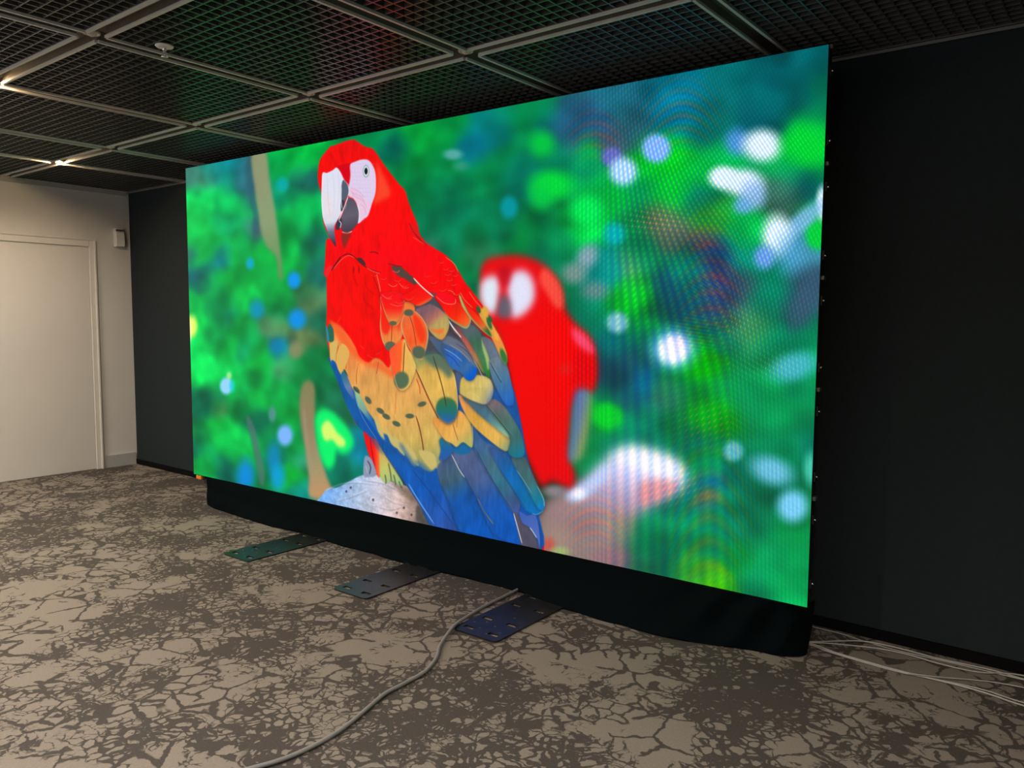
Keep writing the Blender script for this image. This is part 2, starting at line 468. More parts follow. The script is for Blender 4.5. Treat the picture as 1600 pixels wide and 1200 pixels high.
# ---- 1. the blurred foliage: a smooth field through colour samples (x, y, r, g, b, reach)
SAMPLES = '''
297 275 70 140 125 9;316 285 60 140 108 10;330 270 30 140 130 10;346 262 20 150 150 10;357 258 0 160 168 9;372 262 30 120 125 9;386 256 45 95 115 8;389 290 45 95 115 8;387 320 50 100 112 8
465 246 0 205 75 16;440 262 0 180 80 13;440 300 0 155 110 12;470 285 25 100 95 13;494 285 25 98 92 9;475 330 0 235 105 16;492 345 0 225 115 9;455 355 0 160 72 14;460 400 0 190 75 17;488 372 20 110 110 9;480 395 10 120 90 9;496 425 20 110 100 11
315 318 0 245 110 13;309 350 0 225 95 14;300 375 0 215 90 12;345 325 0 190 92 12;352 348 0 185 110 12;383 325 0 210 90 9;316 402 0 205 85 11;332 380 0 195 80 11;345 398 0 110 112 8;346 411 0 140 150 8;299 397 50 110 120 8;314 437 20 110 115 10;326 420 0 130 120 8
334 445 0 180 80 10;365 440 0 185 75 12;370 462 0 210 80 11;395 450 0 215 85 10;356 472 0 150 80 10;340 492 0 150 80 12;303 480 0 190 80 10;396 366 68 105 112 9;380 380 0 180 85 11;420 395 0 175 65 12;415 440 0 170 70 12;440 470 0 170 70 10;440 492 0 140 75 10;370 400 0 190 80 10
340 512 0 170 80 10;370 515 0 180 75 10;356 500 0 120 95 8;480 460 60 140 90 9;490 482 100 142 92 9;430 515 90 150 100 9;318 505 0 235 90 8;300 470 0 205 90 8;500 500 20 120 90 10
316 560 0 240 100 12;322 592 0 230 90 11;364 545 0 230 85 8;346 530 0 180 90 9;381 550 0 170 108 9;350 580 0 228 92 11;370 590 0 225 95 9;318 630 0 120 85 12;345 642 55 140 72 7;390 600 0 180 80 11;402 620 0 190 75 11;385 640 0 150 70 11;442 515 90 150 92 8;481 536 100 130 80 10;437 545 0 140 170 8;405 566 0 190 70 11
446 580 70 180 110 9;470 582 0 150 66 11;492 560 0 130 65 10;505 600 0 128 70 12;440 620 0 190 80 11;456 640 0 190 75 10;397 662 0 110 80 9;341 680 0 175 65 12;372 700 0 200 80 13;318 690 0 150 80 11;307 705 0 120 90 9;320 732 0 190 80 12;356 730 0 110 90 11;377 718 0 190 80 9;430 685 0 150 80 9;440 712 0 140 100 9;463 740 0 190 60 9;472 728 60 190 150 7;478 770 0 170 150 8;460 700 0 170 80 10
525 620 20 115 78 10;540 645 20 108 72 12;560 690 0 140 165 8;556 716 0 150 190 8;525 742 0 150 118 9;548 725 0 140 110 9;508 760 0 140 100 9;495 640 0 140 70 8;540 745 0 135 105 9;470 620 0 160 75 8
570 214 0 142 76 13;586 200 0 150 80 13;660 212 0 165 60 16;700 190 0 150 65 18;760 188 0 130 128 15;772 168 0 140 110 14;742 228 0 118 142 14;830 180 0 142 76 15;852 192 0 96 102 11;692 262 0 150 76 14;650 250 0 160 64 14;620 238 0 108 92 13;622 272 0 150 76 14;660 302 0 130 70 16;700 300 0 140 90 14;740 300 0 140 80 14;720 330 0 124 86 16;770 270 0 140 76 16
800 280 0 125 100 13;782 352 0 130 85 16;745 370 0 105 56 12;700 380 0 135 90 13;670 350 0 124 80 14;820 372 0 150 70 14;842 402 0 130 90 12;681 386 55 120 98 9;750 398 40 138 90 12;692 420 0 130 85 14;722 422 0 134 66 10;860 370 0 140 80 14;740 450 0 120 70 14;880 240 0 130 90 12
880 200 30 90 120 14;930 190 40 95 130 12;902 222 55 90 128 12;950 216 75 90 110 12;980 160 25 110 130 18;1050 132 0 118 138 22;1062 182 0 115 132 18;1082 205 0 118 120 16;915 232 0 190 60 11;912 264 0 170 108 11;915 330 0 235 80 17;930 300 0 200 80 12;890 312 0 140 70 12;960 320 0 190 60 14;1000 292 0 170 90 13;1010 266 0 200 40 12;1060 242 0 215 30 18;1090 262 0 200 70 16;1050 300 0 190 50 16;980 340 0 150 80 13;1036 340 80 115 80 12;1105 342 35 150 40 13;1090 312 0 120 98 13;985 200 40 105 118 13;1120 245 0 180 75 13
1150 130 0 114 114 22;1200 120 0 105 114 20;1250 100 0 100 105 18;1282 88 0 95 100 14;1240 148 0 86 86 16;1288 135 0 112 82 13;1200 160 0 110 114 16;1180 186 0 84 94 13;1210 196 0 90 95 12;1258 226 0 215 52 19;1286 240 0 220 60 14;1240 262 0 170 90 12;1230 300 40 110 90 12;1262 282 0 95 100 13;1215 312 60 110 92 12;1110 200 0 125 110 16;1280 190 0 130 75 13;1282 270 0 150 80 10
1285 352 0 210 60 12;985 415 105 148 92 9;1000 402 0 130 80 12;995 468 0 170 30 14;990 448 20 170 60 10;1002 502 0 150 60 13;930 500 0 150 108 10;950 420 0 140 130 12;1044 455 10 80 95 13;1040 480 10 90 90 10;1100 378 105 105 92 10;1120 400 15 88 105 12;1120 430 70 95 95 13;1142 470 42 90 100 14;1080 430 0 150 108 13;1072 402 0 130 90 12;1060 372 85 110 88 12;970 582 20 75 95 17;990 560 18 84 95 12;960 540 0 110 110 12;1000 530 0 120 90 12;1000 602 0 110 150 13
1090 572 0 190 10 13;1112 560 0 180 10 13;1060 602 0 130 60 14;1130 538 0 110 80 13;1040 622 50 130 108 12;1102 622 0 160 60 14;1160 602 0 150 90 15;1172 360 0 200 80 14;1165 402 0 160 118 13;1170 500 55 160 100 14;1150 515 40 140 90 12;1250 388 70 160 190 12;1262 450 50 90 114 14;1248 490 50 90 112 12;1205 452 0 150 110 14;1200 432 0 140 100 10;1190 472 0 150 110 13;1165 450 58 95 100 12;1230 520 0 132 90 14;1272 520 0 130 86 13;1180 522 50 160 90 13;1202 540 0 140 90 13;1240 602 0 130 80 13;1266 602 0 150 86 13;1200 590 0 160 80 15;1150 602 0 160 70 14;1282 560 0 170 90 11
948 650 0 200 42 11;950 620 0 130 98 9;975 612 15 90 95 13;920 690 0 140 70 13;960 700 0 138 100 11;1012 672 0 140 108 14;1050 660 0 130 70 14;1100 650 0 172 30 14;1050 790 0 120 90 11;1012 842 0 130 80 12;1060 830 0 150 90 15;1090 882 50 178 50 14;1040 872 0 110 80 12;1110 640 0 180 20 13;1090 690 0 110 80 13;1102 720 0 150 60 12;1180 750 0 106 72 14;1192 772 0 104 68 12;1158 742 0 110 80 13;1110 745 0 130 160 9;1105 776 90 130 90 10
1230 650 0 150 80 15;1230 690 0 134 80 14;1262 692 0 130 100 12;1170 820 0 140 90 17;1200 860 0 160 90 18;1240 840 0 165 80 16;1230 902 0 175 90 18;1250 932 0 205 100 14;1150 870 0 150 60 14;1110 862 0 150 100 12;1112 892 80 170 20 12;1100 850 30 140 60 10;1122 918 60 200 10 12;1182 912 0 150 90 15;1140 800 0 135 85 15;1075 770 0 140 110 10;960 880 120 105 115 12;1010 890 20 120 80 12
'''
_s = np.array([[float(v) for v in t.split()] for t in SAMPLES.replace('\n', ';').split(';') if t.strip()], np.float32)
_sx, _sy = PX[2::4, 2::4], PY[2::4, 2::4]
_num = np.zeros(_sx.shape + (3,), np.float32); _den = np.full(_sx.shape, 1e-5, np.float32)
for x, y, r, g, b, k in _s:
    d2 = ((_sx - x) ** 2 + (_sy - y) ** 2) / (k * k)
    wgt = np.exp(-d2 * .62) + .004 / (1 + d2 * d2 * .5)
    _den += wgt
    _num += wgt[..., None] * np.array([r, g, b], np.float32)
IMG[:] = np.repeat(np.repeat(_num / _den[..., None], 4, 0), 4, 1) / 255
for c in range(3):
    IMG[..., c] = blur(IMG[..., c], 11.0)
IMG *= (.93 + .05 * noise(16, 12, 3) + .035 * noise(45, 30, 4))[..., None]

# soft leaf shapes, lighter and darker than what is round them
_r = np.random.default_rng(21)
for k in range(170):
    x, y = _r.uniform(288, 545), _r.uniform(235, 790)
    f = 1.25 if k % 2 else .74
    q = Q([(x, y)])[0]
    if 0 <= q[0] < CW and 0 <= q[1] < CH:
        blob(x, y, _r.uniform(7, 13), _r.uniform(10, 20), tuple(np.clip(IMG[int(q[1]), int(q[0])] * 255 * f, 0, 255)), .9, .5, _r.uniform(-.5, .5))
for k in range(150):
    x, y = _r.uniform(560, 1290), _r.uniform(70, 930)
    f = 1.18 if k % 2 else .76
    q = Q([(x, y)])[0]
    if 0 <= q[0] < CW and 0 <= q[1] < CH:
        blob(x, y, _r.uniform(10, 24), _r.uniform(9, 20), tuple(np.clip(IMG[int(q[1]), int(q[0])] * 255 * f, 0, 255)), .9, .45, _r.uniform(-.8, .8))

# ---- 2. blurred lights, stems and leaves
poly([(392, 243), (414, 236), (421, 280), (430, 330), (437, 380), (441, 410), (443, 437), (435, 438), (431, 405), (414, 384), (404, 345), (398, 300)], soft=7, a=.95,
     grad=((404, 240), (439, 438), [(0, (150, 150, 112)), (.55, (145, 158, 118)), (.8, (120, 150, 100)), (1, (95, 148, 80))]))
stroke([(386, 250), (390, 300), (400, 340), (397, 368)], 9, (48, 98, 112), .6, 5)
for t in [(441, 290, 9, 11, (0, 170, 172), .6, .9), (460, 440, 10, 13, (0, 150, 235), .5, 1), (391, 414, 6, 9, (0, 168, 202), .6, 1), (402, 486, 11, 14, (0, 148, 205), .7, .85), (465, 501, 13, 15, (0, 145, 232), .6, 1),
          (435, 543, 9, 10, (0, 128, 180), .7, .8), (463, 550, 11, 13, (140, 140, 98), .6, .85), (355, 606, 10, 13, (150, 215, 255), .35, 1), (359, 590, 4, 6, (190, 240, 160), .7, .8), (364, 606, 4, 9, (0, 212, 215), .8, .7),
          (427, 650, 6, 12, (85, 145, 140), .5, .9), (447, 683, 12, 16, (125, 182, 255), .45, 1), (430, 718, 10, 24, (0, 135, 190), .7, .85), (436, 748, 11, 20, (0, 158, 220), .7, .9), (386, 746, 13, 24, (0, 140, 222), .7, .95),
          (300, 513, 9, 17, (235, 255, 110), .55, 1), (296, 520, 4, 20, (255, 255, 190), .6, .9)]:
    blob(*t)
stroke([(388, 652), (398, 685), (404, 712), (409, 735), (412, 762)], 11, (78, 116, 108), .8, 5)
poly([(474, 602), (484, 596), (493, 606), (494, 640), (496, 680), (504, 715), (514, 750), (524, 780), (487, 780), (484, 745), (478, 705), (470, 655), (469, 625)], soft=7,
     grad=((480, 600), (505, 770), [(0, (130, 132, 84)), (.4, (150, 128, 98)), (.75, (160, 148, 108)), (1, (190, 148, 104))]))
stroke([(476, 640), (481, 690), (489, 745)], 5, (165, 150, 125), .5, 4)
poly([(494, 655), (505, 642), (520, 645), (531, 655), (546, 672), (555, 692), (548, 708), (534, 712), (528, 705), (524, 728), (513, 735), (503, 716), (497, 690)], (0, 244, 110), soft=8)
poly([(504, 668), (513, 659), (522, 667), (528, 677), (541, 690), (540, 700), (530, 700), (521, 690), (511, 692), (505, 682)], (215, 250, 112), soft=5.5)
for t in [(708, 242, 14, 8, (92, 170, 172), .6, .9), (721, 260, 11, 7, (70, 150, 130), .8, .6), (796, 325, 13, 17, (0, 150, 162), .5, .95), (847, 225, 19, 20, (0, 200, 66), .7, .95),
          (862, 290, 32, 22, (0, 216, 60), .6, 1), (846, 308, 18, 20, (0, 205, 70), .7, .8), (915, 330, 24, 24, (0, 236, 85), .6, .9), (957, 246, 16, 15, (105, 110, 205), .4, .85), (974, 268, 21, 21, (175, 218, 255), .5, 1), (1026, 232, 22, 22, (130, 182, 255), .38, 1),
          (1152, 222, 18, 20, (90, 150, 240), .7, .8), (1191, 227, 29, 24, (232, 248, 255), .55, 1), (1130, 277, 22, 17, (238, 252, 255), .5, 1), (1160, 285, 30, 20, (230, 246, 255), .6, 1), (1176, 305, 20, 22, (150, 190, 240), .6, .85), (1160, 322, 14, 12, (110, 170, 230), .7, .8),
          (1264, 226, 38, 30, (0, 220, 52), .6, .8), (1286, 318, 11, 26, (225, 248, 255), .5, 1), (1254, 345, 42, 14, (130, 188, 235), .6, .85, -.75), (1214, 368, 22, 30, (238, 252, 255), .6, 1), (1194, 402, 16, 18, (112, 162, 240), .6, .9), (1232, 395, 20, 30, (80, 165, 215), .8, .6), (1277, 370, 17, 19, (0, 208, 60), .5, 1),
          (960, 366, 16, 17, (0, 178, 185), .6, .9), (918, 402, 15, 20, (138, 165, 178), .7, .9, .5), (898, 428, 19, 16, (122, 148, 142), .7, .9), (930, 455, 20, 14, (110, 136, 136), .8, .8), (965, 505, 16, 16, (130, 195, 208), .5, .95),
          (1052, 546, 34, 30, (90, 200, 240), .6, .85), (1052, 547, 23, 22, (255, 255, 255), .5, 1, -.4), (1240, 573, 36, 20, (70, 185, 200), .6, .9, -.3), (948, 650, 20, 18, (0, 208, 42), .5, .95),
          (1145, 705, 15, 15, (100, 185, 195), .5, .9), (1205, 735, 32, 20, (110, 195, 225), .65, .95, .35), (1237, 790, 23, 24, (120, 205, 242), .55, 1), (1266, 732, 11, 24, (75, 205, 175), .7, .9), (1258, 470, 16, 46, (55, 88, 112), .6, .7, .45)]:
    blob(*t)
# pale perch behind, out of focus
poly([(842, 800), (862, 775), (888, 764), (915, 748), (940, 724), (962, 705), (985, 697), (1012, 702), (1045, 714), (1068, 730), (1072, 752), (1050, 772), (1020, 790), (990, 815), (965, 850), (940, 900), (840, 900), (835, 830)], soft=14,
     grad=((985, 700), (925, 880), [(0, (232, 234, 250)), (.22, (212, 208, 242)), (.4, (178, 160, 190)), (.6, (158, 128, 128)), (1, (140, 122, 116))]))
poly([(955, 716), (985, 702), (1012, 707), (1048, 718), (1064, 735), (1046, 750), (1015, 740), (985, 730)], (250, 248, 255), soft=11, a=.95)
poly([(1000, 755), (1040, 750), (1062, 760), (1030, 782), (1000, 790)], (215, 138, 140), soft=8, a=.8)
poly([(885, 772), (915, 752), (945, 728), (950, 745), (920, 775), (895, 785)], (190, 210, 250), soft=7, a=.9)
blob(905, 772, 10, 8, (250, 250, 255), .8, .9)
for t in [(915, 822, 24, 16, (146, 112, 112), .9, .7), (872, 846, 20, 20, (168, 140, 124), .9, .7), (960, 820, 22, 16, (160, 142, 124), .9, .6), (858, 852, 9, 11, (200, 80, 68), .8, .85), (876, 862, 13, 7, (160, 188, 110), .8, .8), (975, 835, 16, 20, (120, 130, 110), .9, .6), (950, 870, 22, 12, (150, 108, 122), .9, .7)]:
    blob(*t)

# ---- 3. second macaw, out of focus
M2 = lambda pts: K(pts, 720, 380, 3)
poly(M2([(92, 170), (112, 92), (180, 66), (270, 60), (360, 85), (430, 140), (475, 220), (490, 310), (540, 380), (605, 440), (636, 520), (640, 640), (615, 705), (560, 700), (530, 760), (515, 900), (515, 1010), (538, 1090), (515, 1150), (430, 1120), (385, 1145), (330, 1050), (280, 930), (250, 780), (220, 600), (200, 500), (160, 400), (105, 330)]),
     soft=8, grad=((760, 400), (850, 760), [(0, (232, 12, 18)), (.15, (232, 5, 14)), (.4, (246, 0, 2)), (.75, (238, 0, 0)), (1, (232, 0, 10))]))
poly(M2([(390, 120), (450, 170), (480, 240), (478, 310), (440, 300), (410, 250), (370, 180)]), (252, 88, 70), soft=6, a=.85)
poly(M2([(520, 400), (590, 440), (628, 510), (600, 520), (540, 470)]), (255, 80, 120), soft=6, a=.9)
poly(M2([(540, 500), (610, 540), (612, 650), (560, 690), (530, 640)]), (205, 0, 18), soft=8, a=.5)
blob(884, 578, 9, 9, (215, 40, 40), .9, .5)
poly(M2([(548, 690), (610, 700), (612, 780), (600, 900), (575, 1000), (535, 1030), (505, 1010), (520, 880), (530, 760)]), soft=8, grad=((900, 620), (926, 626), [(0, (92, 105, 175)), (.55, (100, 128, 150)), (1, (128, 150, 96))]))
poly(M2([(92, 225), (104, 178), (145, 155), (180, 170), (182, 240), (168, 325), (135, 335), (100, 290)]), (222, 232, 246), soft=9)
poly(M2([(222, 185), (250, 140), (295, 130), (335, 165), (350, 230), (338, 290), (295, 340), (250, 355), (228, 320)]), (226, 226, 248), soft=9)
poly(M2([(180, 120), (235, 120), (225, 200), (190, 190)]), (190, 10, 30), soft=8, a=.8)
poly(M2([(190, 250), (220, 255), (238, 300), (232, 350), (190, 355), (168, 330), (180, 290)]), (88, 100, 116), soft=8, a=.95)
blob(866, 768, 16, 8, (145, 132, 140), .8, .9)

# ---- 4. the perch under the first macaw
R6 = lambda pts: K(pts, 480, 650, 6)
poly(R6([(90, 860), (150, 760), (210, 695), (300, 680), (420, 618), (520, 570), (640, 556), (760, 610), (900, 655), (1000, 690), (1080, 800), (1230, 1060), (900, 1060), (300, 950)]), soft=1.2, tex=.03,
     grad=((510, 770), (660, 800), [(0, (120, 178, 245)), (.3, (168, 192, 225)), (.55, (196, 192, 205)), (.8, (218, 186, 176)), (1, (120, 100, 92))]))
poly(R6([(780, 620), (930, 660), (1010, 740), (1060, 830), (950, 790), (860, 700)]), (112, 96, 82), soft=7, a=.75)
poly(R6([(1040, 850), (1090, 880), (1190, 1030), (1040, 1000)]), (84, 78, 74), soft=3)
for cx, cy, r in [(587, 783, 11), (587, 783, 6)]:
    th = np.linspace(.4, 5.6, 14)
    stroke([(cx + r * np.cos(t), cy + .75 * r * np.sin(t)) for t in th], 1.2, (225, 222, 232), .55, .8)
NW = (noise(5, 4, 11) * .5 + noise(11, 7, 12) * .5 + noise(2, 1.6, 13) * .35).clip(-2, 2)
_b = Q([(495, 740), (690, 740), (690, 840), (495, 840)]); _b0 = np.floor(_b.min(0)).astype(int); _b1 = np.minimum(np.ceil(_b.max(0)).astype(int), (CW, CH))
_mk = _mask(Q(smooth(R6([(90, 860), (150, 760), (210, 695), (300, 680), (420, 618), (520, 570), (640, 556), (760, 610), (900, 655), (1000, 690), (1080, 800), (1230, 1060), (900, 1060), (300, 950)]))), 1.2)
_y0, _y1, _x0, _x1, _al = _mk; _ye, _xe = min(_y1, CH), min(_x1, CW)
IMG[_y0:_ye, _x0:_xe] *= 1 + (.065 * NW[_y0:_ye, _x0:_xe] * _al[:_ye - _y0, :_xe - _x0])[..., None]
for l in [[(508, 770), (530, 760), (556, 755), (588, 758)], [(528, 784), (552, 777), (578, 766)], [(592, 792), (612, 797), (628, 793)], [(602, 777), (618, 786), (638, 790)], [(575, 752), (600, 756), (622, 766)]]:
    stroke(l, 1.6, (236, 232, 240), .35, 1.4)
    stroke([(x, y + 2.2) for x, y in l], 1.4, (120, 116, 134), .4, 1.4)
for x, y in [(585, 783), (633, 795), (550, 764), (543, 770), (645, 806), (622, 803)]:
    blob(x, y, 1.7, 2, (70, 60, 70), .5, .8)

# ---- 5. the first macaw
HD = lambda pts: K(pts, 480, 200, 6)
B6 = lambda pts: K(pts, 480, 380, 6)
C6 = lambda pts: K(pts, 640, 400, 6)
D6 = lambda pts: K(pts, 500, 500, 6)
E4 = lambda pts: K(pts, 640, 560, 4)
OUT = (HD([(105, 520), (100, 430), (118, 310), (165, 240), (215, 180), (240, 175), (290, 155), (360, 130), (430, 115), (480, 140), (540, 180), (610, 200), (660, 260), (720, 350), (790, 440), (860, 530), (920, 600), (950, 700), (990, 800), (1040, 920), (1050, 1000), (1110, 1080), (1200, 1140)])
       + C6([(340, 0), (400, 60), (465, 155), (520, 250), (590, 340), (680, 460), (770, 600), (830, 700), (900, 840), (920, 960), (905, 1030), (930, 1180)])
       + E4([(655, 270), (640, 300), (690, 450), (720, 570), (750, 680), (800, 790), (845, 890), (840, 950), (800, 978), (815, 1080), (825, 1230), (500, 1200), (300, 1140), (160, 1060)])
       + R6([(1190, 1030), (1040, 800), (900, 600), (780, 440), (700, 330), (640, 235), (540, 150), (480, 95)])
       + D6([(340, 970), (270, 830), (220, 700), (170, 560), (110, 420), (95, 300), (70, 200), (65, 80)])
       + B6([(190, 600), (185, 340), (160, 310), (170, 200), (180, 0)]) + HD([(195, 1050), (210, 1040), (150, 880), (135, 640)]))
poly([(x, y) for x, y in OUT], (220, 110, 70), soft=3.2, a=.45)
poly(OUT, soft=1.1, grad=((560, 220), (560, 520), [(0, (240, 14, 14)), (.3, (252, 8, 8)), (.6, (248, 0, 12)), (1, (240, 4, 4))]), tex=.045)
# blue ground for the wings and tail
poly([(515, 560), (560, 590), (620, 600), (690, 560), (720, 520), (770, 545), (800, 600), (815, 660), (826, 720), (842, 765), (851, 785), (842, 800), (847, 860), (760, 850), (684, 832), (655, 786), (630, 750), (597, 705), (566, 668), (545, 640), (528, 595)], soft=1.5, tex=.07,
     grad=((600, 600), (730, 840), [(0, (22, 84, 150)), (.5, (24, 82, 156)), (1, (14, 82, 176))]))
poly([(640, 470), (690, 462), (735, 500), (772, 545), (795, 600), (770, 610), (720, 600), (672, 575), (650, 530)], (74, 76, 84), soft=2.5, tex=.06)
# leg and flank
poly(R6([(536, 146), (590, 195), (650, 235), (700, 280), (700, 400), (692, 585), (650, 540), (612, 440), (575, 340), (548, 230)]), soft=1.2, grad=((574, 690), (597, 690), [(0, (236, 10, 22)), (.5, (250, 24, 18)), (.8, (252, 90, 40)), (1, (220, 140, 80))]))
stroke(R6([(600, 210), (615, 330), (650, 520)]), 2, (150, 5, 20), .6)
poly(R6([(690, 290), (740, 370), (790, 450), (880, 590), (910, 660), (860, 650), (800, 620), (745, 640), (700, 600), (690, 500)]), soft=2, grad=((598, 700), (625, 760), [(0, (214, 160, 84)), (.5, (196, 196, 104)), (1, (150, 190, 130))]))
for l in [[(770, 450), (790, 540), (800, 620)], [(740, 560), (750, 620), (745, 650)], [(820, 560), (835, 620), (840, 660)], [(870, 620), (880, 650), (900, 690)]]:
    stroke(R6(l), 2.2, (80, 84, 62), .75, 1.2)
poly(R6([(548, 400), (590, 395), (625, 440), (660, 560), (600, 585), (540, 570)]), (140, 152, 176), soft=1.6)
stroke(R6([(575, 430), (605, 490), (595, 560)]), 2, (60, 60, 75), .8)
stroke(R6([(560, 480), (575, 540)]), 1.6, (215, 222, 235), .8)
# yellow wing coverts of the left side
poly(D6([(85, 120), (150, 60), (330, 200), (480, 330), (650, 360), (760, 300), (900, 330), (1010, 500), (1150, 820), (1190, 980)]) + [(737, 690), (722, 694), (700, 690), (706, 702), (690, 730), (684, 738), (668, 737), (655, 728)]
     + R6([(1010, 480), (950, 400), (880, 300), (820, 270), (760, 190), (700, 170), (640, 60)]) + D6([(560, 1010), (480, 900), (400, 800), (340, 700), (290, 620), (250, 530), (195, 530), (160, 450), (112, 400), (98, 300)]),
     soft=2.0, tex=.05, grad=((610, 545), (650, 730), [(0, (240, 138, 70)), (.22, (226, 160, 84)), (.55, (222, 168, 88)), (.85, (204, 176, 92)), (1, (150, 156, 100))]))
# soft orange passage under the red breast
poly(D6([(90, 20), (170, 30), (250, 130), (350, 290), (470, 400), (560, 400), (640, 460), (700, 480), (690, 560), (560, 470), (430, 430), (300, 330), (180, 190), (110, 90)]), (244, 96, 40), soft=6, a=.9)
BR = B6([(190, 330), (240, 240), (310, 160), (385, 118), (470, 150), (540, 225), (640, 290), (690, 400), (690, 600), (695, 800), (740, 950), (790, 1060), (775, 1180), (700, 1110), (640, 1090), (580, 1130), (500, 1080), (460, 990), (400, 890), (330, 790), (240, 735), (200, 640)])
poly(BR, (246, 2, 2), soft=2.2, tex=.04)
for l in [[(430, 240), (440, 330), (480, 420)], [(540, 300), (560, 420), (640, 500)], [(530, 470), (550, 560), (640, 640)], [(560, 680), (640, 690)], [(350, 300), (370, 400)], [(620, 380), (650, 450)]]:
    stroke(B6(l), 2.4, (196, 0, 6), .5, 2)
for x, y, r in [(440, 260, 6), (490, 260, 4)]:
    blob(480 + x / 6, 380 + y / 6, 1.2, 5, (150, 8, 18), .7, .8)
for l in [[(500, 970), (540, 1005)], [(570, 1060), (620, 1090)], [(290, 760), (320, 700)], [(650, 1060), (690, 1040)]]:
    stroke(B6(l), 1.3, (255, 130, 70), .8)
# feather rows in the yellow
for l, w, c in [([(178, 250), (160, 330), (155, 400)], 1.2, (150, 70, 30)), ([(275, 320), (255, 420), (250, 480)], 1.0, (170, 84, 34)), ([(215, 240), (170, 330), (165, 430)], .8, (246, 205, 120)), ([(360, 450), (348, 540), (350, 620)], 1.1, (176, 96, 34)),
                ([(392, 400), (350, 450)], .9, (190, 90, 30)), ([(460, 450), (462, 560)], .8, (200, 116, 48)), ([(556, 400), (545, 480), (535, 520)], 1.3, (180, 80, 40)), ([(556, 640), (570, 740)], 1.0, (190, 112, 44)), ([(650, 540), (648, 650)], .9, (206, 110, 50)),
                ([(720, 680), (718, 800), (712, 900)], 1.0, (196, 110, 44)), ([(820, 680), (838, 780)], .9, (204, 100, 46)), ([(910, 560), (940, 640), (945, 710)], 1.4, (206, 60, 30)), ([(640, 760), (650, 860)], .8, (206, 126, 56)), ([(420, 640), (430, 720)], .8, (200, 128, 56)),
                ([(510, 700), (540, 800)], .8, (230, 190, 110)), ([(780, 700), (800, 740)], .8, (244, 196, 120)), ([(690, 900), (740, 1000), (800, 1120)], .8, (200, 150, 60)), ([(600, 960), (680, 1080)], .8, (190, 150, 64)), ([(470, 800), (520, 920)], .8, (180, 160, 80))]:
    stroke(D6(l), w, c, .8)
stroke(D6([(905, 905), (935, 1000), (960, 1110), (975, 1200), (985, 1290)]), 1.7, (120, 52, 28), .95)
stroke(D6([(870, 380), (960, 600), (1040, 780), (1120, 940), (1180, 1080)]), 1.9, (140, 66, 30), .95)
stroke(D6([(880, 380), (975, 600), (1055, 780)]), .9, (246, 205, 130), .7)
for x, y, rt in [(350, 672, .9), (460, 765, .95), (575, 865, .6), (630, 918, .55), (725, 985, .45), (850, 912, .05), (965, 800, -.3)]:
    blob(500 + x / 6, 500 + y / 6, 6.8, 3.8, (74, 92, 74), .28, .95, rt)
poly(D6([(90, 50), (130, 100), (136, 205), (102, 222), (74, 170)]), (36, 104, 78), soft=1.2)
poly(D6([(62, 70), (78, 100), (92, 215), (72, 200)]), (30, 140, 160), soft=1)
poly(D6([(100, 300), (102, 235), (172, 210), (160, 330), (150, 405), (108, 395)]), (214, 180, 96), soft=1)
poly(D6([(165, 430), (170, 320), (215, 235), (280, 310), (250, 440), (205, 520), (190, 515)]), (222, 174, 88), soft=1)
# blue edge of the folded wing
poly(D6([(112, 400), (150, 408), (178, 480), (205, 530), (230, 600), (300, 740), (360, 860), (440, 1055), (380, 1025), (290, 880), (220, 700), (150, 540)]), (8, 86, 158), soft=1.0, tex=.06)
poly(D6([(205, 530), (235, 490), (270, 560), (320, 700), (330, 760), (290, 720), (240, 640)]), soft=1.2, grad=((537, 590), (552, 625), [(0, (40, 110, 140)), (.5, (104, 126, 168)), (1, (70, 100, 160))]))
poly(D6([(330, 650), (372, 700), (430, 800), (470, 900), (540, 1010), (600, 1080), (640, 1150), (560, 1130), (450, 1000), (370, 840)]), soft=2, grad=((560, 620), (592, 690), [(0, (150, 190, 140)), (.35, (120, 160, 150)), (.6, (20, 100, 182)), (1, (22, 92, 182))]))
poly(D6([(360, 840), (400, 870), (520, 1030), (600, 1160), (540, 1130), (430, 1050)]), (12, 80, 162), soft=1.2)
stroke(D6([(330, 700), (380, 860), (440, 980), (560, 1160)]), 1.0, (96, 168, 215), .7)
poly(D6([(325, 635), (380, 700), (340, 680)]), (50, 74, 66), soft=1)
poly(D6([(225, 480), (245, 485), (272, 545), (250, 520)]), (50, 84, 66), soft=1)
# pointed ends of the yellow feathers over the blue
for l in [[(604, 668), (614, 684), (623, 702), (612, 694)], [(616, 682), (628, 696), (634, 714), (622, 702)], [(632, 694), (648, 708), (656, 730), (642, 718)], [(656, 706), (680, 712), (683, 738), (668, 728)], [(586, 650), (596, 668), (603, 690), (592, 676)]]:
    poly(l, (200, 182, 108), soft=1.6)
    stroke([l[1], l[2]], 1.0, (170, 200, 180), .7)
# blue tips eating into the yellow
for l in [[(548, 628), (562, 655), (600, 712)], [(600, 686), (612, 706), (640, 742)], [(626, 694), (640, 716), (660, 745)], [(650, 722), (665, 733), (690, 760)]]:
    stroke(l, 6, (20, 88, 166), .55, 4)
SHADE = True
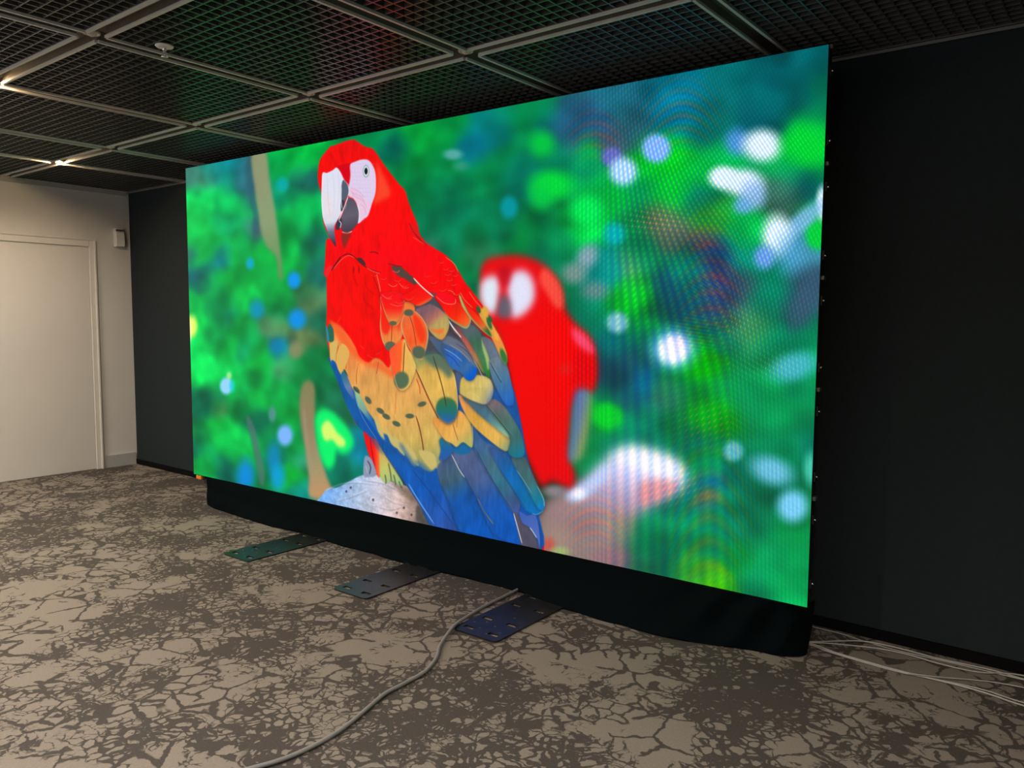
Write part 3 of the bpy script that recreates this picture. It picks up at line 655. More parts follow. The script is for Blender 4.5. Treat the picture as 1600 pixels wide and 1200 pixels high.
# long primaries of the tail (left to right)
poly([(590, 690), (615, 705), (650, 735), (672, 742), (686, 735), (700, 790), (720, 845), (684, 832), (655, 786), (630, 750)], soft=2, tex=.08, grad=((640, 700), (690, 830), [(0, (14, 84, 160)), (.5, (12, 84, 172)), (1, (44, 84, 168))]))
poly(E4([(180, 690), (215, 640), (265, 600), (330, 700), (420, 880), (500, 1060), (570, 1140), (330, 1090), (260, 920), (195, 780)]), soft=1.6, tex=.07, grad=((690, 715), (745, 835), [(0, (66, 84, 124)), (.3, (62, 92, 112)), (.55, (16, 82, 160)), (1, (6, 84, 178))]))
poly(E4([(268, 590), (330, 590), (400, 570), (450, 650), (560, 830), (655, 970), (705, 1160), (560, 1120), (500, 1050), (420, 870), (330, 710)]), soft=1.6, tex=.07, grad=((728, 712), (790, 830), [(0, (78, 92, 130)), (.35, (68, 92, 140)), (.65, (22, 84, 168)), (1, (8, 84, 178))]))
poly(E4([(395, 420), (470, 520), (600, 580), (620, 640), (700, 760), (690, 960), (650, 968), (560, 830), (450, 650), (405, 560)]), soft=1.6, tex=.07, grad=((742, 690), (815, 800), [(0, (58, 98, 148)), (.35, (66, 104, 124)), (.6, (48, 108, 130)), (1, (66, 86, 150))]))
poly(E4([(500, 560), (600, 585), (640, 640), (720, 760), (800, 880), (830, 960), (790, 980), (720, 940), (640, 800), (560, 680)]), soft=2, tex=.06, grad=((770, 700), (840, 800), [(0, (56, 84, 136)), (.4, (14, 98, 172)), (.8, (10, 106, 164)), (1, (6, 116, 192))]))
poly(E4([(640, 625), (720, 615), (755, 690), (800, 790), (848, 890), (838, 955), (800, 930), (740, 820), (690, 730)]), soft=1.4, tex=.06, grad=((812, 715), (848, 795), [(0, (70, 98, 106)), (.5, (60, 110, 112)), (.85, (20, 128, 160)), (1, (10, 130, 205))]))
poly(E4([(655, 968), (690, 985), (760, 1060), (815, 1180), (818, 1240), (710, 1180), (680, 1080)]), (80, 78, 98), soft=1.2, tex=.06)
poly(E4([(690, 960), (740, 985), (790, 980), (815, 1080), (818, 1190), (800, 1120), (755, 1060), (710, 1030)]), soft=1.2, grad=((820, 805), (845, 845), [(0, (60, 96, 176)), (1, (84, 110, 190))]))
for l, w, c in [([(655, 970), (680, 1060), (708, 1160)], 1.4, (226, 230, 240)), ([(756, 1060), (775, 1085), (800, 1125)], 1.3, (225, 230, 245)), ([(262, 596), (290, 650), (318, 705), (350, 750)], 1.6, (206, 200, 205)), ([(430, 880), (470, 960), (530, 1040)], 2.0, (120, 110, 110)), ([(395, 420), (400, 500), (395, 560)], 1.0, (222, 226, 200)),
                ([(670, 700), (720, 770), (770, 850)], 1.0, (110, 160, 190)), ([(0, 790), (60, 890), (160, 1040)], 2.0, (110, 160, 220)), ([(20, 700), (140, 850), (290, 1060)], 1.2, (14, 62, 140)), ([(410, 560), (520, 760), (650, 960)], 1.2, (36, 60, 110)), ([(200, 780), (270, 930), (350, 1090)], 1.2, (40, 76, 130)),
                ([(330, 700), (430, 890), (560, 1120)], 1.0, (36, 70, 130)), ([(560, 690), (640, 810), (730, 945)], 1.2, (30, 70, 130)), ([(800, 800), (840, 880), (846, 930)], .9, (150, 190, 190)), ([(840, 955), (800, 978), (770, 970)], .9, (120, 170, 210))]:
    stroke(E4(l), w, c, .85)
# middle row: yellow coverts with blue-green ends
poly(E4([(190, 520), (215, 500), (250, 540), (285, 570), (280, 590), (230, 640), (190, 640), (200, 580)]), soft=2, grad=((695, 690), (695, 715), [(0, (40, 110, 130)), (.5, (20, 100, 160)), (1, (40, 90, 165))]))
poly(E4([(285, 590), (300, 550), (340, 525), (390, 560), (385, 590), (335, 608)]), (22, 104, 160), soft=1.4)
poly(E4([(150, 380), (270, 400), (310, 330), (385, 410), (398, 560), (340, 530), (300, 560), (270, 540), (215, 505)]), soft=1.4, tex=.05, grad=((690, 655), (730, 700), [(0, (226, 150, 66)), (.6, (222, 172, 84)), (1, (170, 168, 96))]))
stroke(E4([(275, 415), (295, 480), (308, 520)]), 1.2, (140, 90, 50), .8)
stroke(E4([(300, 440), (306, 330)]), 1.4, (90, 50, 40), .7)
poly(E4([(300, 80), (330, 110), (330, 190), (312, 215), (290, 180)]), (70, 92, 130), soft=1)
poly(E4([(310, 240), (350, 250), (430, 300), (520, 380), (600, 450), (640, 530), (625, 575), (590, 580), (500, 515), (400, 425), (340, 330)]), soft=1.2, tex=.05, grad=((722, 630), (795, 700), [(0, (230, 150, 80)), (.25, (216, 160, 66)), (.8, (222, 176, 84)), (1, (150, 160, 110))]))
poly(E4([(330, 245), (420, 270), (500, 310), (570, 390), (625, 470), (620, 500), (540, 440), (430, 350), (380, 300)]), soft=1.6, tex=.05, grad=((725, 622), (795, 682), [(0, (84, 100, 112)), (.5, (68, 108, 126)), (.85, (120, 170, 150)), (1, (150, 190, 150))]))
poly(E4([(480, 290), (530, 260), (600, 310), (690, 450), (720, 560), (715, 615), (660, 625), (620, 590), (630, 500), (560, 400)]), soft=1.4, tex=.06, grad=((770, 635), (815, 715), [(0, (112, 100, 106)), (.3, (78, 106, 98)), (.7, (56, 104, 104)), (1, (16, 120, 150))]))
stroke(E4([(485, 300), (560, 390), (640, 490)]), 1.1, (40, 60, 56), .8)
stroke(E4([(495, 300), (575, 395), (660, 500)]), .9, (70, 140, 100), .7)
poly(E4([(318, 215), (330, 130), (400, 110), (500, 130), (528, 220), (485, 292), (400, 272), (330, 235)]), soft=1.3, tex=.05, grad=((722, 605), (772, 628), [(0, (214, 182, 92)), (.6, (206, 186, 108)), (.8, (170, 165, 130)), (1, (56, 92, 158))]))
for k in range(6):
    stroke(E4([(335 + 8 * k, 215 - 6 * k), (400 + 12 * k, 215 - 4 * k), (470 + 6 * k, 262 - 12 * k)]), .7, (178, 160, 84), .45)
# the big covert with the green and blue end
poly(E4([(20, 10), (100, -10), (200, -10), (280, 100), (302, 230), (304, 330), (280, 395), (240, 412), (190, 375), (150, 290), (80, 140)]), soft=1.2, tex=.05, grad=((668, 565), (702, 660), [(0, (150, 150, 84)), (.12, (206, 166, 80)), (.5, (224, 178, 84)), (.8, (216, 180, 90)), (1, (210, 180, 96))]))
poly(E4([(170, 310), (190, 265), (232, 250), (280, 268), (302, 310), (300, 360), (275, 398), (240, 410), (200, 385), (175, 350)]), soft=2.6, grad=((700, 625), (700, 662), [(0, (60, 112, 66)), (.45, (30, 112, 100)), (1, (40, 96, 172))]))
poly(E4([(90, -20), (200, -20), (270, 90), (250, 130), (200, 80), (150, 60)]), (70, 104, 94), soft=5, a=.85)
stroke(E4([(150, -10), (185, 100), (215, 210), (235, 310)]), 1.5, (70, 50, 26), .9)
stroke(E4([(280, 100), (302, 230), (304, 330)]), .8, (230, 224, 160), .7)
stroke(E4([(20, 20), (80, 140), (150, 290)]), .8, (240, 210, 120), .6)
# blue knuckle feathers
poly(C6([(190, 760), (330, 800), (460, 870), (430, 1040), (400, 1080), (320, 960), (230, 850)]), soft=2, grad=((675, 530), (712, 575), [(0, (84, 96, 120)), (.5, (60, 96, 120)), (1, (110, 130, 110))]))
poly(C6([(300, 830), (400, 860), (520, 930), (620, 1030), (640, 1100), (600, 1172), (540, 1172), (480, 1100), (400, 1060), (340, 950)]), soft=1.2, tex=.06, grad=((692, 540), (742, 592), [(0, (60, 84, 130)), (.35, (40, 100, 186)), (.75, (56, 104, 160)), (.9, (4, 92, 200)), (1, (10, 84, 180))]))
poly(C6([(300, 760), (400, 770), (510, 840), (600, 950), (645, 1060), (600, 1030), (500, 930), (390, 860), (320, 820)]), (104, 112, 130), soft=1.6, a=.9)
for l, c in [([(330, 880), (420, 930), (500, 1000)], (150, 180, 210)), ([(380, 840), (480, 900), (580, 1000)], (150, 150, 165)), ([(590, 950), (650, 1060), (700, 1160)], (210, 205, 190)), ([(350, 930), (420, 980), (480, 1060)], (10, 60, 150)), ([(440, 830), (540, 900), (610, 990)], (60, 64, 90))]:
    stroke(C6(l), 1.1, c, .8)
# grey and green feathers to the right
poly(C6([(380, 600), (470, 640), (620, 800), (700, 950), (740, 1080), (690, 1100), (600, 960), (480, 780), (390, 700)]), soft=1.5, tex=.05, grad=((712, 505), (755, 580), [(0, (70, 60, 76)), (.2, (150, 76, 78)), (.5, (186, 96, 78)), (.8, (170, 130, 80)), (1, (120, 140, 70))]))
poly(C6([(560, 650), (650, 700), (720, 850), (762, 1000), (758, 1140), (720, 1120), (660, 980), (570, 820), (480, 690)]), soft=1.3, tex=.05, grad=((735, 512), (765, 590), [(0, (84, 92, 104)), (.3, (60, 104, 84)), (.7, (74, 130, 80)), (1, (30, 120, 50))]))
poly(C6([(680, 780), (720, 860), (760, 1000), (740, 1080), (720, 980), (690, 880)]), (170, 196, 120), soft=1.6, a=.9)
poly(C6([(680, 770), (780, 800), (860, 900), (900, 1000), (930, 1180), (860, 1190), (800, 1080), (740, 920)]), soft=1.3, tex=.05, grad=((755, 530), (790, 598), [(0, (110, 112, 128)), (.5, (96, 116, 136)), (1, (60, 112, 168))]))
poly(E4([(500, 30), (540, -5), (600, 20), (640, 160), (656, 275), (640, 302), (600, 290), (560, 220), (520, 130)]), soft=1.2, tex=.05, grad=((772, 565), (803, 635), [(0, (104, 120, 132)), (.4, (72, 116, 150)), (.8, (40, 104, 180)), (1, (30, 90, 180))]))
stroke(E4([(505, 30), (550, 110), (580, 160)]), 1.2, (40, 56, 70), .8)
stroke(E4([(520, 40), (575, 140)]), .8, (190, 210, 190), .8)
stroke(C6([(360, 600), (420, 690), (490, 775)]), 2.2, (238, 236, 226), .95)
stroke(C6([(330, 600), (400, 720), (470, 770)]), 5, (58, 52, 64), .7, 3)
# orange and red scapulars
poly(C6([(60, 520), (200, 462), (330, 540), (372, 600), (370, 700), (310, 795), (220, 745), (130, 620)]), soft=1.2, tex=.05, grad=((665, 490), (695, 530), [(0, (124, 88, 98)), (.3, (172, 106, 92)), (.5, (178, 152, 90)), (.75, (186, 168, 96)), (1, (226, 140, 60))]))
poly(C6([(190, 690), (250, 700), (330, 690), (300, 740), (240, 730)]), (244, 110, 40), soft=2, a=.85)
poly(C6([(300, 400), (440, 440), (500, 480), (550, 540), (582, 610), (540, 690), (450, 650), (370, 590), (320, 500)]), (196, 186, 118), soft=1)
poly(C6([(240, 380), (440, 430), (500, 480), (545, 550), (570, 610), (535, 668), (450, 632), (370, 575), (300, 480)]), soft=1.5, tex=.04, grad=((690, 470), (732, 510), [(0, (236, 0, 8)), (.6, (246, 40, 10)), (1, (236, 110, 40))]))
poly(C6([(640, 480), (720, 540), (790, 660), (870, 800), (918, 940), (910, 1030), (860, 960), (780, 790), (680, 620)]), soft=1.4, grad=((752, 482), (792, 570), [(0, (214, 150, 60)), (.3, (226, 176, 70)), (.6, (238, 140, 60)), (.85, (220, 160, 66)), (1, (90, 130, 60))]))
poly(C6([(470, 370), (560, 500), (650, 600), (740, 700), (785, 772), (730, 745), (630, 655), (540, 545), (490, 460)]), (176, 196, 112), soft=1)
poly(C6([(480, 370), (560, 480), (660, 580), (740, 690), (775, 765), (715, 720), (630, 635), (550, 530)]), soft=1.3, grad=((725, 470), (768, 525), [(0, (238, 10, 8)), (.5, (246, 50, 14)), (.75, (214, 110, 50)), (.88, (40, 108, 56)), (1, (40, 100, 56))]))
for x, y, rx, ry, c in [(650, 512, 3.4, 6, (58, 84, 52)), (752, 640, 3.2, 10, (44, 104, 60)), (885, 945, 4.2, 12, (44, 116, 56)), (760, 600, 3, 5, (40, 100, 50)), (715, 530, 5, 8, (222, 172, 66)), (820, 760, 3, 8, (240, 170, 70))]:
    blob(640 + x / 6, 400 + y / 6, rx, ry, c, .35, .95, -.35)
poly(B6([(690, 520), (694, 660), (688, 800), (715, 940), (780, 1025), (840, 1005), (890, 900), (915, 760), (925, 600), (900, 500), (790, 470)]), (236, 184, 110), soft=1)
poly(B6([(695, 520), (702, 660), (698, 800), (725, 930), (782, 1012), (835, 995), (880, 895), (905, 760), (915, 600), (900, 500), (790, 470)]), soft=1.2, tex=.04, grad=((612, 480), (614, 548), [(0, (246, 8, 22)), (.35, (250, 50, 24)), (.6, (236, 116, 56)), (1, (228, 150, 74))]))
poly(B6([(700, 640), (760, 700), (790, 760), (760, 860), (715, 850), (700, 760)]), (246, 30, 16), soft=3, a=.85)
blob(611, 543, 8.6, 7.4, (84, 98, 78), .2, .97)
stroke(B6([(808, 640), (800, 800), (795, 950)]), 1.1, (130, 50, 24), .9)
poly(B6([(700, 510), (800, 480), (905, 520), (895, 690), (850, 780), (780, 765), (728, 650)]), (236, 150, 70), soft=1)
poly(B6([(700, 500), (800, 470), (905, 510), (885, 680), (842, 750), (785, 745), (735, 640)]), soft=1.4, grad=((613, 460), (615, 506), [(0, (248, 4, 24)), (.5, (250, 26, 20)), (.8, (240, 96, 50)), (1, (236, 150, 70))]))
blob(615, 507, 5.8, 3.6, (88, 96, 70), .25, .95)
poly(B6([(900, 700), (930, 660), (1000, 640), (1090, 720), (1142, 850), (1122, 1000), (1080, 1105), (1010, 1065), (940, 955), (885, 800)]), (244, 190, 120), soft=1)
poly(B6([(905, 705), (935, 665), (1000, 645), (1085, 725), (1130, 850), (1112, 1000), (1075, 1092), (1012, 1052), (948, 950), (895, 800)]), soft=1.3, tex=.04, grad=((640, 492), (656, 562), [(0, (228, 112, 66)), (.3, (246, 100, 46)), (.6, (244, 90, 36)), (1, (220, 140, 70))]))
poly(B6([(1000, 680), (1060, 720), (1105, 850), (1090, 950), (1050, 900), (1010, 790)]), (246, 50, 16), soft=3, a=.85)
blob(655.5, 552.5, 10.5, 9.6, (78, 98, 78), .2, .97, .5)
stroke(B6([(965, 690), (1000, 800), (1030, 980)]), 1.1, (140, 50, 34), .9)
poly(B6([(915, 600), (930, 560), (1000, 580), (1012, 650), (960, 694), (905, 685)]), (240, 120, 50), soft=1.2)
blob(639.5, 490.5, 7.6, 5.2, (78, 90, 74), .25, .95)
poly(D6([(656, 320), (690, 260), (790, 190), (830, 270), (885, 380), (905, 470), (855, 610), (795, 668), (730, 645), (690, 500)]), soft=1.1, tex=.04, grad=((612, 560), (648, 562), [(0, (250, 80, 44)), (.42, (246, 96, 40)), (.54, (232, 176, 84)), (1, (222, 182, 92))]))
stroke(D6([(800, 220), (792, 380), (785, 540)]), 1.5, (110, 50, 26), .9)
blob(628.5, 596, 11.6, 13.4, (78, 106, 80), .2, .97, .1)
stroke(D6([(700, 520), (735, 640), (790, 670), (855, 605)]), .8, (244, 214, 140), .7)
poly(B6([(880, 520), (960, 470), (1060, 420), (1140, 480), (1180, 520), (1120, 570), (1040, 600), (980, 570)]), soft=1.3, grad=((655, 455), (668, 480), [(0, (246, 10, 10)), (.6, (248, 30, 16)), (1, (240, 170, 80))]))
SHADE = False
# red back: scalloped shoulder feathers
for cx, cy, r in [(700, 428, 5), (706, 422, 5), (712, 430, 4.5), (703, 437, 5), (697, 420, 4.5), (690, 410, 4), (709, 444, 5), (714, 458, 6), (703, 463, 6), (692, 452, 6), (622, 437, 6), (633, 445, 6), (615, 445, 6), (607, 462, 7), (625, 470, 8), (640, 465, 7), (600, 435, 5), (585, 430, 5), (678, 440, 6), (668, 430, 6)]:
    th = np.linspace(.2, 2.6, 7)
    stroke([(cx + r * np.cos(t), cy + r * .8 * np.sin(t)) for t in th], 1.0, (255, 120, 90), .6, .7)
    stroke([(cx + r * np.cos(t), cy + 1.3 + r * .8 * np.sin(t)) for t in th], .9, (170, 0, 12), .55, .8)
for l in [[(340, 20), (420, 80), (460, 160)], [(430, 370), (400, 340), (360, 330)], [(480, 350), (520, 420), (600, 500)], [(560, 340), (620, 430), (680, 490)]]:
    stroke(C6(l), 1.3, (236, 150, 84), .7)
poly(C6([(300, 350), (400, 380), (438, 420), (430, 460), (380, 450), (320, 440), (250, 380)]), (250, 4, 28), soft=1.2)
stroke(C6([(250, 385), (320, 445), (390, 462), (432, 452), (436, 410)]), 1.1, (255, 140, 110), .9)
poly(HD([(980, 900), (1040, 940), (1060, 1010), (1120, 1090), (1060, 1060), (990, 990)]), (226, 20, 20), soft=2)
for l in [[(960, 900), (1000, 980), (1080, 1070)], [(1010, 1000), (1080, 1080), (1130, 1110)]]:
    stroke(HD(l), 1.3, (150, 14, 18), .85)
stroke(HD([(990, 1030), (1040, 1060), (1100, 1100)]), 1.0, (255, 120, 100), .7)
poly(B6([(560, 100), (640, 60), (900, 80), (1080, 40), (1180, 90), (1150, 320), (1000, 300), (820, 200), (680, 240)]), (252, 0, 22), soft=9, a=.6)
# dark gaps and pale shafts of the shoulder
poly(B6([(795, 235), (870, 225), (950, 290), (1030, 365), (1012, 402), (930, 350), (850, 310)]), (84, 66, 58), soft=1.3)
stroke(B6([(760, 200), (830, 220), (900, 230)]), 1.6, (120, 20, 24), .8)
stroke(B6([(800, 270), (850, 285), (870, 262)]), 1.2, (250, 100, 90), .8)
stroke(B6([(1000, 335), (1080, 420), (1190, 512)]), 1.9, (250, 225, 210), .95)
stroke(B6([(590, 95), (640, 95), (670, 112)]), 2.0, (110, 24, 20), .8)
stroke(B6([(230, 270), (290, 180), (320, 140)]), 2.6, (96, 8, 16), .85)
stroke(B6([(320, 140), (390, 112), (470, 160), (540, 225), (620, 270), (700, 290)]), 2.0, (120, 10, 20), .85)
poly(B6([(470, 155), (510, 150), (550, 200), (540, 225), (490, 190)]), (74, 40, 44), soft=1)
stroke(B6([(245, 260), (310, 180), (385, 128), (450, 150)]), 1.2, (255, 90, 90), .9)
stroke(B6([(560, 240), (620, 275), (690, 295)]), 1.2, (255, 110, 100), .9)
stroke(B6([(655, 300), (680, 400), (692, 470)]), 1.5, (255, 120, 90), .9)
stroke(B6([(620, 310), (640, 360), (680, 480), (686, 640)]), 1.4, (150, 6, 14), .7)
for l in [[(760, 390), (810, 420), (850, 400)], [(860, 380), (910, 430), (960, 425)], [(700, 490), (750, 530), (800, 530)], [(780, 580), (850, 600), (900, 590)]]:
    stroke(B6(l), 1.1, (255, 110, 90), .8)
poly(B6([(165, 300), (190, 240), (240, 220), (220, 280), (190, 330)]), (240, 30, 40), soft=1.4)

# head
poly(HD([(640, 300), (700, 420), (770, 560), (780, 640), (700, 690), (620, 720), (650, 560), (655, 430)]), (250, 74, 42), soft=6, a=.9)
poly(HD([(270, 370), (410, 340), (402, 440), (395, 525), (350, 480), (310, 410)]), (214, 2, 24), soft=2)
for l in [[(200, 240), (250, 300), (270, 370)], [(300, 180), (330, 280), (360, 340)], [(130, 350), (160, 400)], [(500, 200), (560, 250)], [(600, 260), (680, 360)]]:
    stroke(HD(l), 3, (206, 0, 14), .45, 3)
poly(HD([(402, 352), (450, 322), (520, 300), (580, 312), (620, 368), (640, 430), (646, 520), (640, 620), (608, 720), (572, 830), (530, 862), (486, 905), (470, 880), (480, 800), (465, 720), (435, 670), (395, 650), (380, 600), (392, 540), (404, 450)]), (222, 206, 236), soft=1.3)
poly(HD([(395, 560), (450, 580), (540, 680), (600, 700), (560, 830), (500, 880), (490, 800), (470, 720), (430, 660), (390, 640)]), (236, 196, 222), soft=3, a=.8)
for l in [[(410, 570), (480, 600), (540, 660)], [(420, 620), (490, 640), (540, 700)], [(470, 660), (530, 700), (560, 760)], [(500, 720), (540, 760), (550, 820)], [(410, 590), (440, 640), (480, 670)]]:
    stroke(HD(l), 1.0, (206, 120, 158), .42, 1.0)
stroke(HD([(405, 352), (408, 450), (395, 540)]), .9, (240, 110, 130), .7)
for r in range(9):
    for k in range(9):
        x, y = 425 + 24 * k + 5 * (r % 2), 345 + 38 * r
        if x < 640 - r * 4 and not (505 < x < 600 and 350 < y < 480):
            blob(480 + x / 6, 200 + y / 6, 1.3, .7, (190, 165, 205), .6, .25, .6)
poly(HD([(142, 432), (185, 428), (240, 402), (275, 378), (312, 420), (345, 490), (385, 545), (396, 610), (380, 650), (340, 700), (335, 780), (300, 850), (262, 920), (258, 980), (272, 1115), (255, 1105), (215, 1040), (180, 950), (148, 850), (136, 700), (138, 560)]), soft=1.0,
     grad=((505, 270), (524, 386), [(0, (222, 224, 242)), (.5, (228, 226, 240)), (.68, (214, 216, 232)), (.8, (110, 116, 138)), (1, (40, 44, 62))]))
poly(HD([(160, 620), (215, 640), (235, 760), (215, 900), (180, 820), (160, 720)]), (238, 220, 220), soft=4, a=.6)
for l in [[(240, 430), (255, 600), (250, 800)], [(290, 430), (300, 600), (280, 800)], [(190, 460), (195, 650), (215, 850)]]:
    stroke(HD(l), 1.2, (200, 206, 226), .6, 1.2)
poly(HD([(335, 498), (368, 515), (388, 580), (384, 632), (360, 690), (338, 706), (320, 690), (320, 570)]), (84, 94, 112), soft=1.1)
poly(HD([(320, 690), (350, 695), (345, 760), (318, 790)]), (54, 56, 72), soft=1)
poly(HD([(384, 664), (430, 676), (466, 730), (486, 800), (481, 880), (450, 942), (400, 984), (345, 984), (322, 960), (330, 905), (318, 860), (345, 780), (366, 710)]), soft=1.1, grad=((545, 315), (556, 360), [(0, (84, 84, 98)), (.5, (100, 94, 108)), (1, (70, 62, 78))]))
poly(HD([(282, 880), (318, 850), (330, 905), (310, 955), (272, 960)]), (56, 54, 70), soft=1)
for l, w, c in [([(385, 650), (360, 720), (330, 800), (296, 880)], 1.5, (232, 232, 240)), ([(300, 880), (320, 905), (310, 950)], 1.3, (225, 220, 230)), ([(328, 985), (375, 996), (425, 978)], 1.5, (224, 214, 226)), ([(372, 720), (355, 770)], 1.3, (190, 195, 205)), ([(470, 720), (490, 800), (486, 890)], 1.4, (246, 225, 236)), ([(322, 560), (320, 690), (330, 770)], .9, (240, 242, 248)), ([(345, 500), (392, 545)], 1.1, (250, 248, 252)),
                ([(146, 440), (138, 560), (137, 700), (150, 850)], .9, (250, 250, 255))]:
    stroke(HD(l), w, c, .9)
poly(HD([(330, 1000), (410, 1000), (385, 1070), (352, 1140), (325, 1060)]), (120, 46, 36), soft=3, a=.85)
blob(480 + 552 / 6, 200 + 412 / 6, 5.0, 9.4, (128, 150, 152), .22)
blob(480 + 552 / 6, 200 + 411 / 6, 4.1, 7.9, (236, 246, 246), .18)
blob(480 + 552 / 6, 200 + 411 / 6, 3.0, 5.9, (120, 140, 130), .2)
blob(480 + 552 / 6, 200 + 411 / 6, 2.3, 4.8, (18, 26, 36), .2)

# ---- 6. interference bands between the colour sub-pixels of the LED matrix
_a = lambda x, y, rx, ry: np.exp(-(((PX - x) / rx) ** 2 + ((PY - y) / ry) ** 2))
_up = np.clip((640 - PY) / 160, 0, 1)                     # upper part slanted, lower part upright
_g = np.clip((PX - 950) / 190, 0, 1)
_fine = 2 * np.pi * (PX / 6.2 - .105 * _g * 200 * np.tanh((PY - 240) / 200))
_fine2 = 2 * np.pi * (PX / 11.0 + PY / 10.0)
_amp = np.clip((PX - 840) / 150, 0, 1) * (1 - .62 * np.clip((PX - 1215) / 70, 0, 1)) * (1 - .75 * _a(1230, 120, 110, 60)) * (.17 + .13 * _up)
_f1 = np.sin(_fine); _f2 = np.sin(_fine2)
_f = _f1 * (.7 + .3 * _f2) + .28 * _f2 * _up
IMG[..., 0] *= 1 + _amp * 1.15 * _f
IMG[..., 1] *= 1 + _amp * .55 * _f
IMG[..., 2] *= 1 + _amp * .12 * _f
IMG[..., 2] += _amp * .40 * np.clip(-_f, 0, 1) * IMG[..., 1]
_hot = np.clip(_f1 * _f2 - .35, 0, 1)
for x, y, rx, ry in [(1040, 345, 40, 22), (1150, 505, 40, 30), (1190, 570, 60, 25), (1000, 345, 30, 20), (1110, 660, 60, 40), (1060, 760, 40, 30)]:
    IMG[..., 0] += .55 * _hot * _a(x, y, rx, ry)
for x, y, rx, ry, sl in [(1100, 385, 34, 26, .55), (1105, 450, 40, 40, .6), (1085, 515, 40, 34, .15), (1130, 430, 34, 50, .9)]:
    _q = np.sin(2 * np.pi * ((PY - sl * PX) / 10.5)) * _a(x, y, rx, ry)
    IMG[..., 0] += .07 * np.clip(_q, 0, 1); IMG[..., 2] += .07 * np.clip(-_q, 0, 1); IMG[..., 1] *= 1 - .26 * np.abs(_q)
for x, y, rx, ry, k, o in [(930, 205, 44, 36, 18, .45), (1068, 175, 62, 48, 20, .9), (1110, 450, 60, 100, 25, .42), (1108, 800, 70, 100, 36, .6), (930, 810, 55, 45, 18, .4)]:
    ph = 2 * np.pi * ((PY - y) / k - ((PX - x) / 34) ** 2 * (15 / k) * (1.0 if k < 30 else 1.5))
    for c, (q, g) in enumerate(((0.0, .40), (2.6, .08), (3.4, .24))):
        IMG[..., c] += o * g * .55 * _a(x, y, rx, ry) * np.clip(np.sin(ph + q), -.4, 1)
IMG *= (1 + .018 * np.random.default_rng(5).standard_normal((CH, CW)).astype(np.float32))[..., None]
np.clip(IMG, 0, 1, out=IMG)

# ================================================================ the LED wall's picture, as an emissive screen
pic = bpy.data.images.new('led_wall_picture', CW, CH, alpha=False)
_px = np.ones((CH, CW, 4), np.float32); _px[..., :3] = IMG[::-1]
pic.pixels.foreach_set(_px.ravel()); pic.update(); pic.pack()
m = NT('led_screen'); m.set((.004, .004, .0045), .7, spec=.08)
uv = m.n('ShaderNodeUVMap'); uv.uv_map = 'UVMap'
ti = m.n('ShaderNodeTexImage'); ti.image = pic; ti.extension = 'EXTEND'; m.l(uv.outputs[0], ti.inputs[0])
m.l(ti.outputs[0], m.b.inputs['Emission Color']); m.b.inputs['Emission Strength'].default_value = 1.0
M['screen'] = m.mat

# ================================================================ the room shell
X1, Y1, ZT = XS[-1], YS[-1], 3.25
b = MB(); b.box(-.12, X1 + .12, Y1 - .12, .12, -.12, 0); tag(b.build('floor', M['carpet']), kind='structure', label='grey-brown carpet with a dark cell and marble pattern')
b = MB(); b.box(-.12, X1 + .12, .0, .12, 0, ZT); tag(b.build('wall_back', M['fabric']), kind='structure', label='charcoal fabric covered wall behind the LED screen')
b = MB(); b.box(-.12, 0, Y1, 0, 0, ZT); tag(b.build('wall_left', M['white_wall']), kind='structure', label='off-white wall at the left end of the room')
b = MB(); b.box(X1, X1 + .12, Y1, 0, 0, ZT); tag(b.build('wall_right', M['fabric']), kind='structure')
# the room stays open behind the camera: world light is let in there as added soft fill
b = MB(); b.box(0, X1, -.016, 0, 0, .05); tag(b.build('baseboard_back', M['black_base']), kind='structure', label='low black baseboard of the charcoal wall')
b = MB(); b.box(0, .014, -.352, -.017, 0, .125); tag(b.build('baseboard_left', M['grey_base']), kind='structure', label='short grey baseboard between the door and the corner')

# white door with its frame in the left wall
dr = tag(empty('door_1', (0, -.89, 0)), 'white flush door in a thin white frame, in the left wall', kind='structure')
b = MB(); b.chbox(0, .008, -.445, .465, .006, 2.224, .002); b.build('door_panel', M['door_white'], dr)
b = MB()
for y0, y1, z0, z1 in ((.470, .530, 0, 2.302), (-.510, -.450, 0, 2.302), (-.450, .470, 2.230, 2.302)):
    b.chbox(-.002, .020, y0, y1, z0, z1, .004)
b.build('door_frame', M['frame_white'], dr)
b = MB(); b.box(.0, .030, .518, .532, 0, 2.306); b.box(.0, .030, -.532, .518, 2.292, 2.306); b.build('door_casing', M['frame_white'], dr)

# ceiling: black void, open-cell grille panels between channel rails
ceil = tag(empty('ceiling', (0, 0, HG)), 'dark open-cell grille ceiling in a grid of pale channel rails', kind='structure')
b = MB(); b.box(0, X1, Y1, 0, ZT - HG, ZT - HG + .1); b.build('ceiling_void', M['plenum'], ceil)


def l_trim(name, x0, x1, y0, y1, sx, sy):
    b = MB()
    if sy:
        b.box(x0, x1, y0, y0 + .004, -.010, .012); b.box(x0, x1, min(y0, y0 + sy * .03), max(y0, y0 + sy * .03), .004, .008)
    else:
        b.box(x0, x0 + .022, y0, y1, -.035, .012); b.box(x0, x0 + .045, y0, y1, .004, .008)
    return b.build(name, M['trim_dark'] if sy else M['trim'], ceil)


l_trim('edge_trim', 0, X1, -.026, 0, 0, 1); l_trim('edge_trim', 0, 0, Y1, -.03, 1, 0)
_rail_cache, _panel_cache = {}, {}


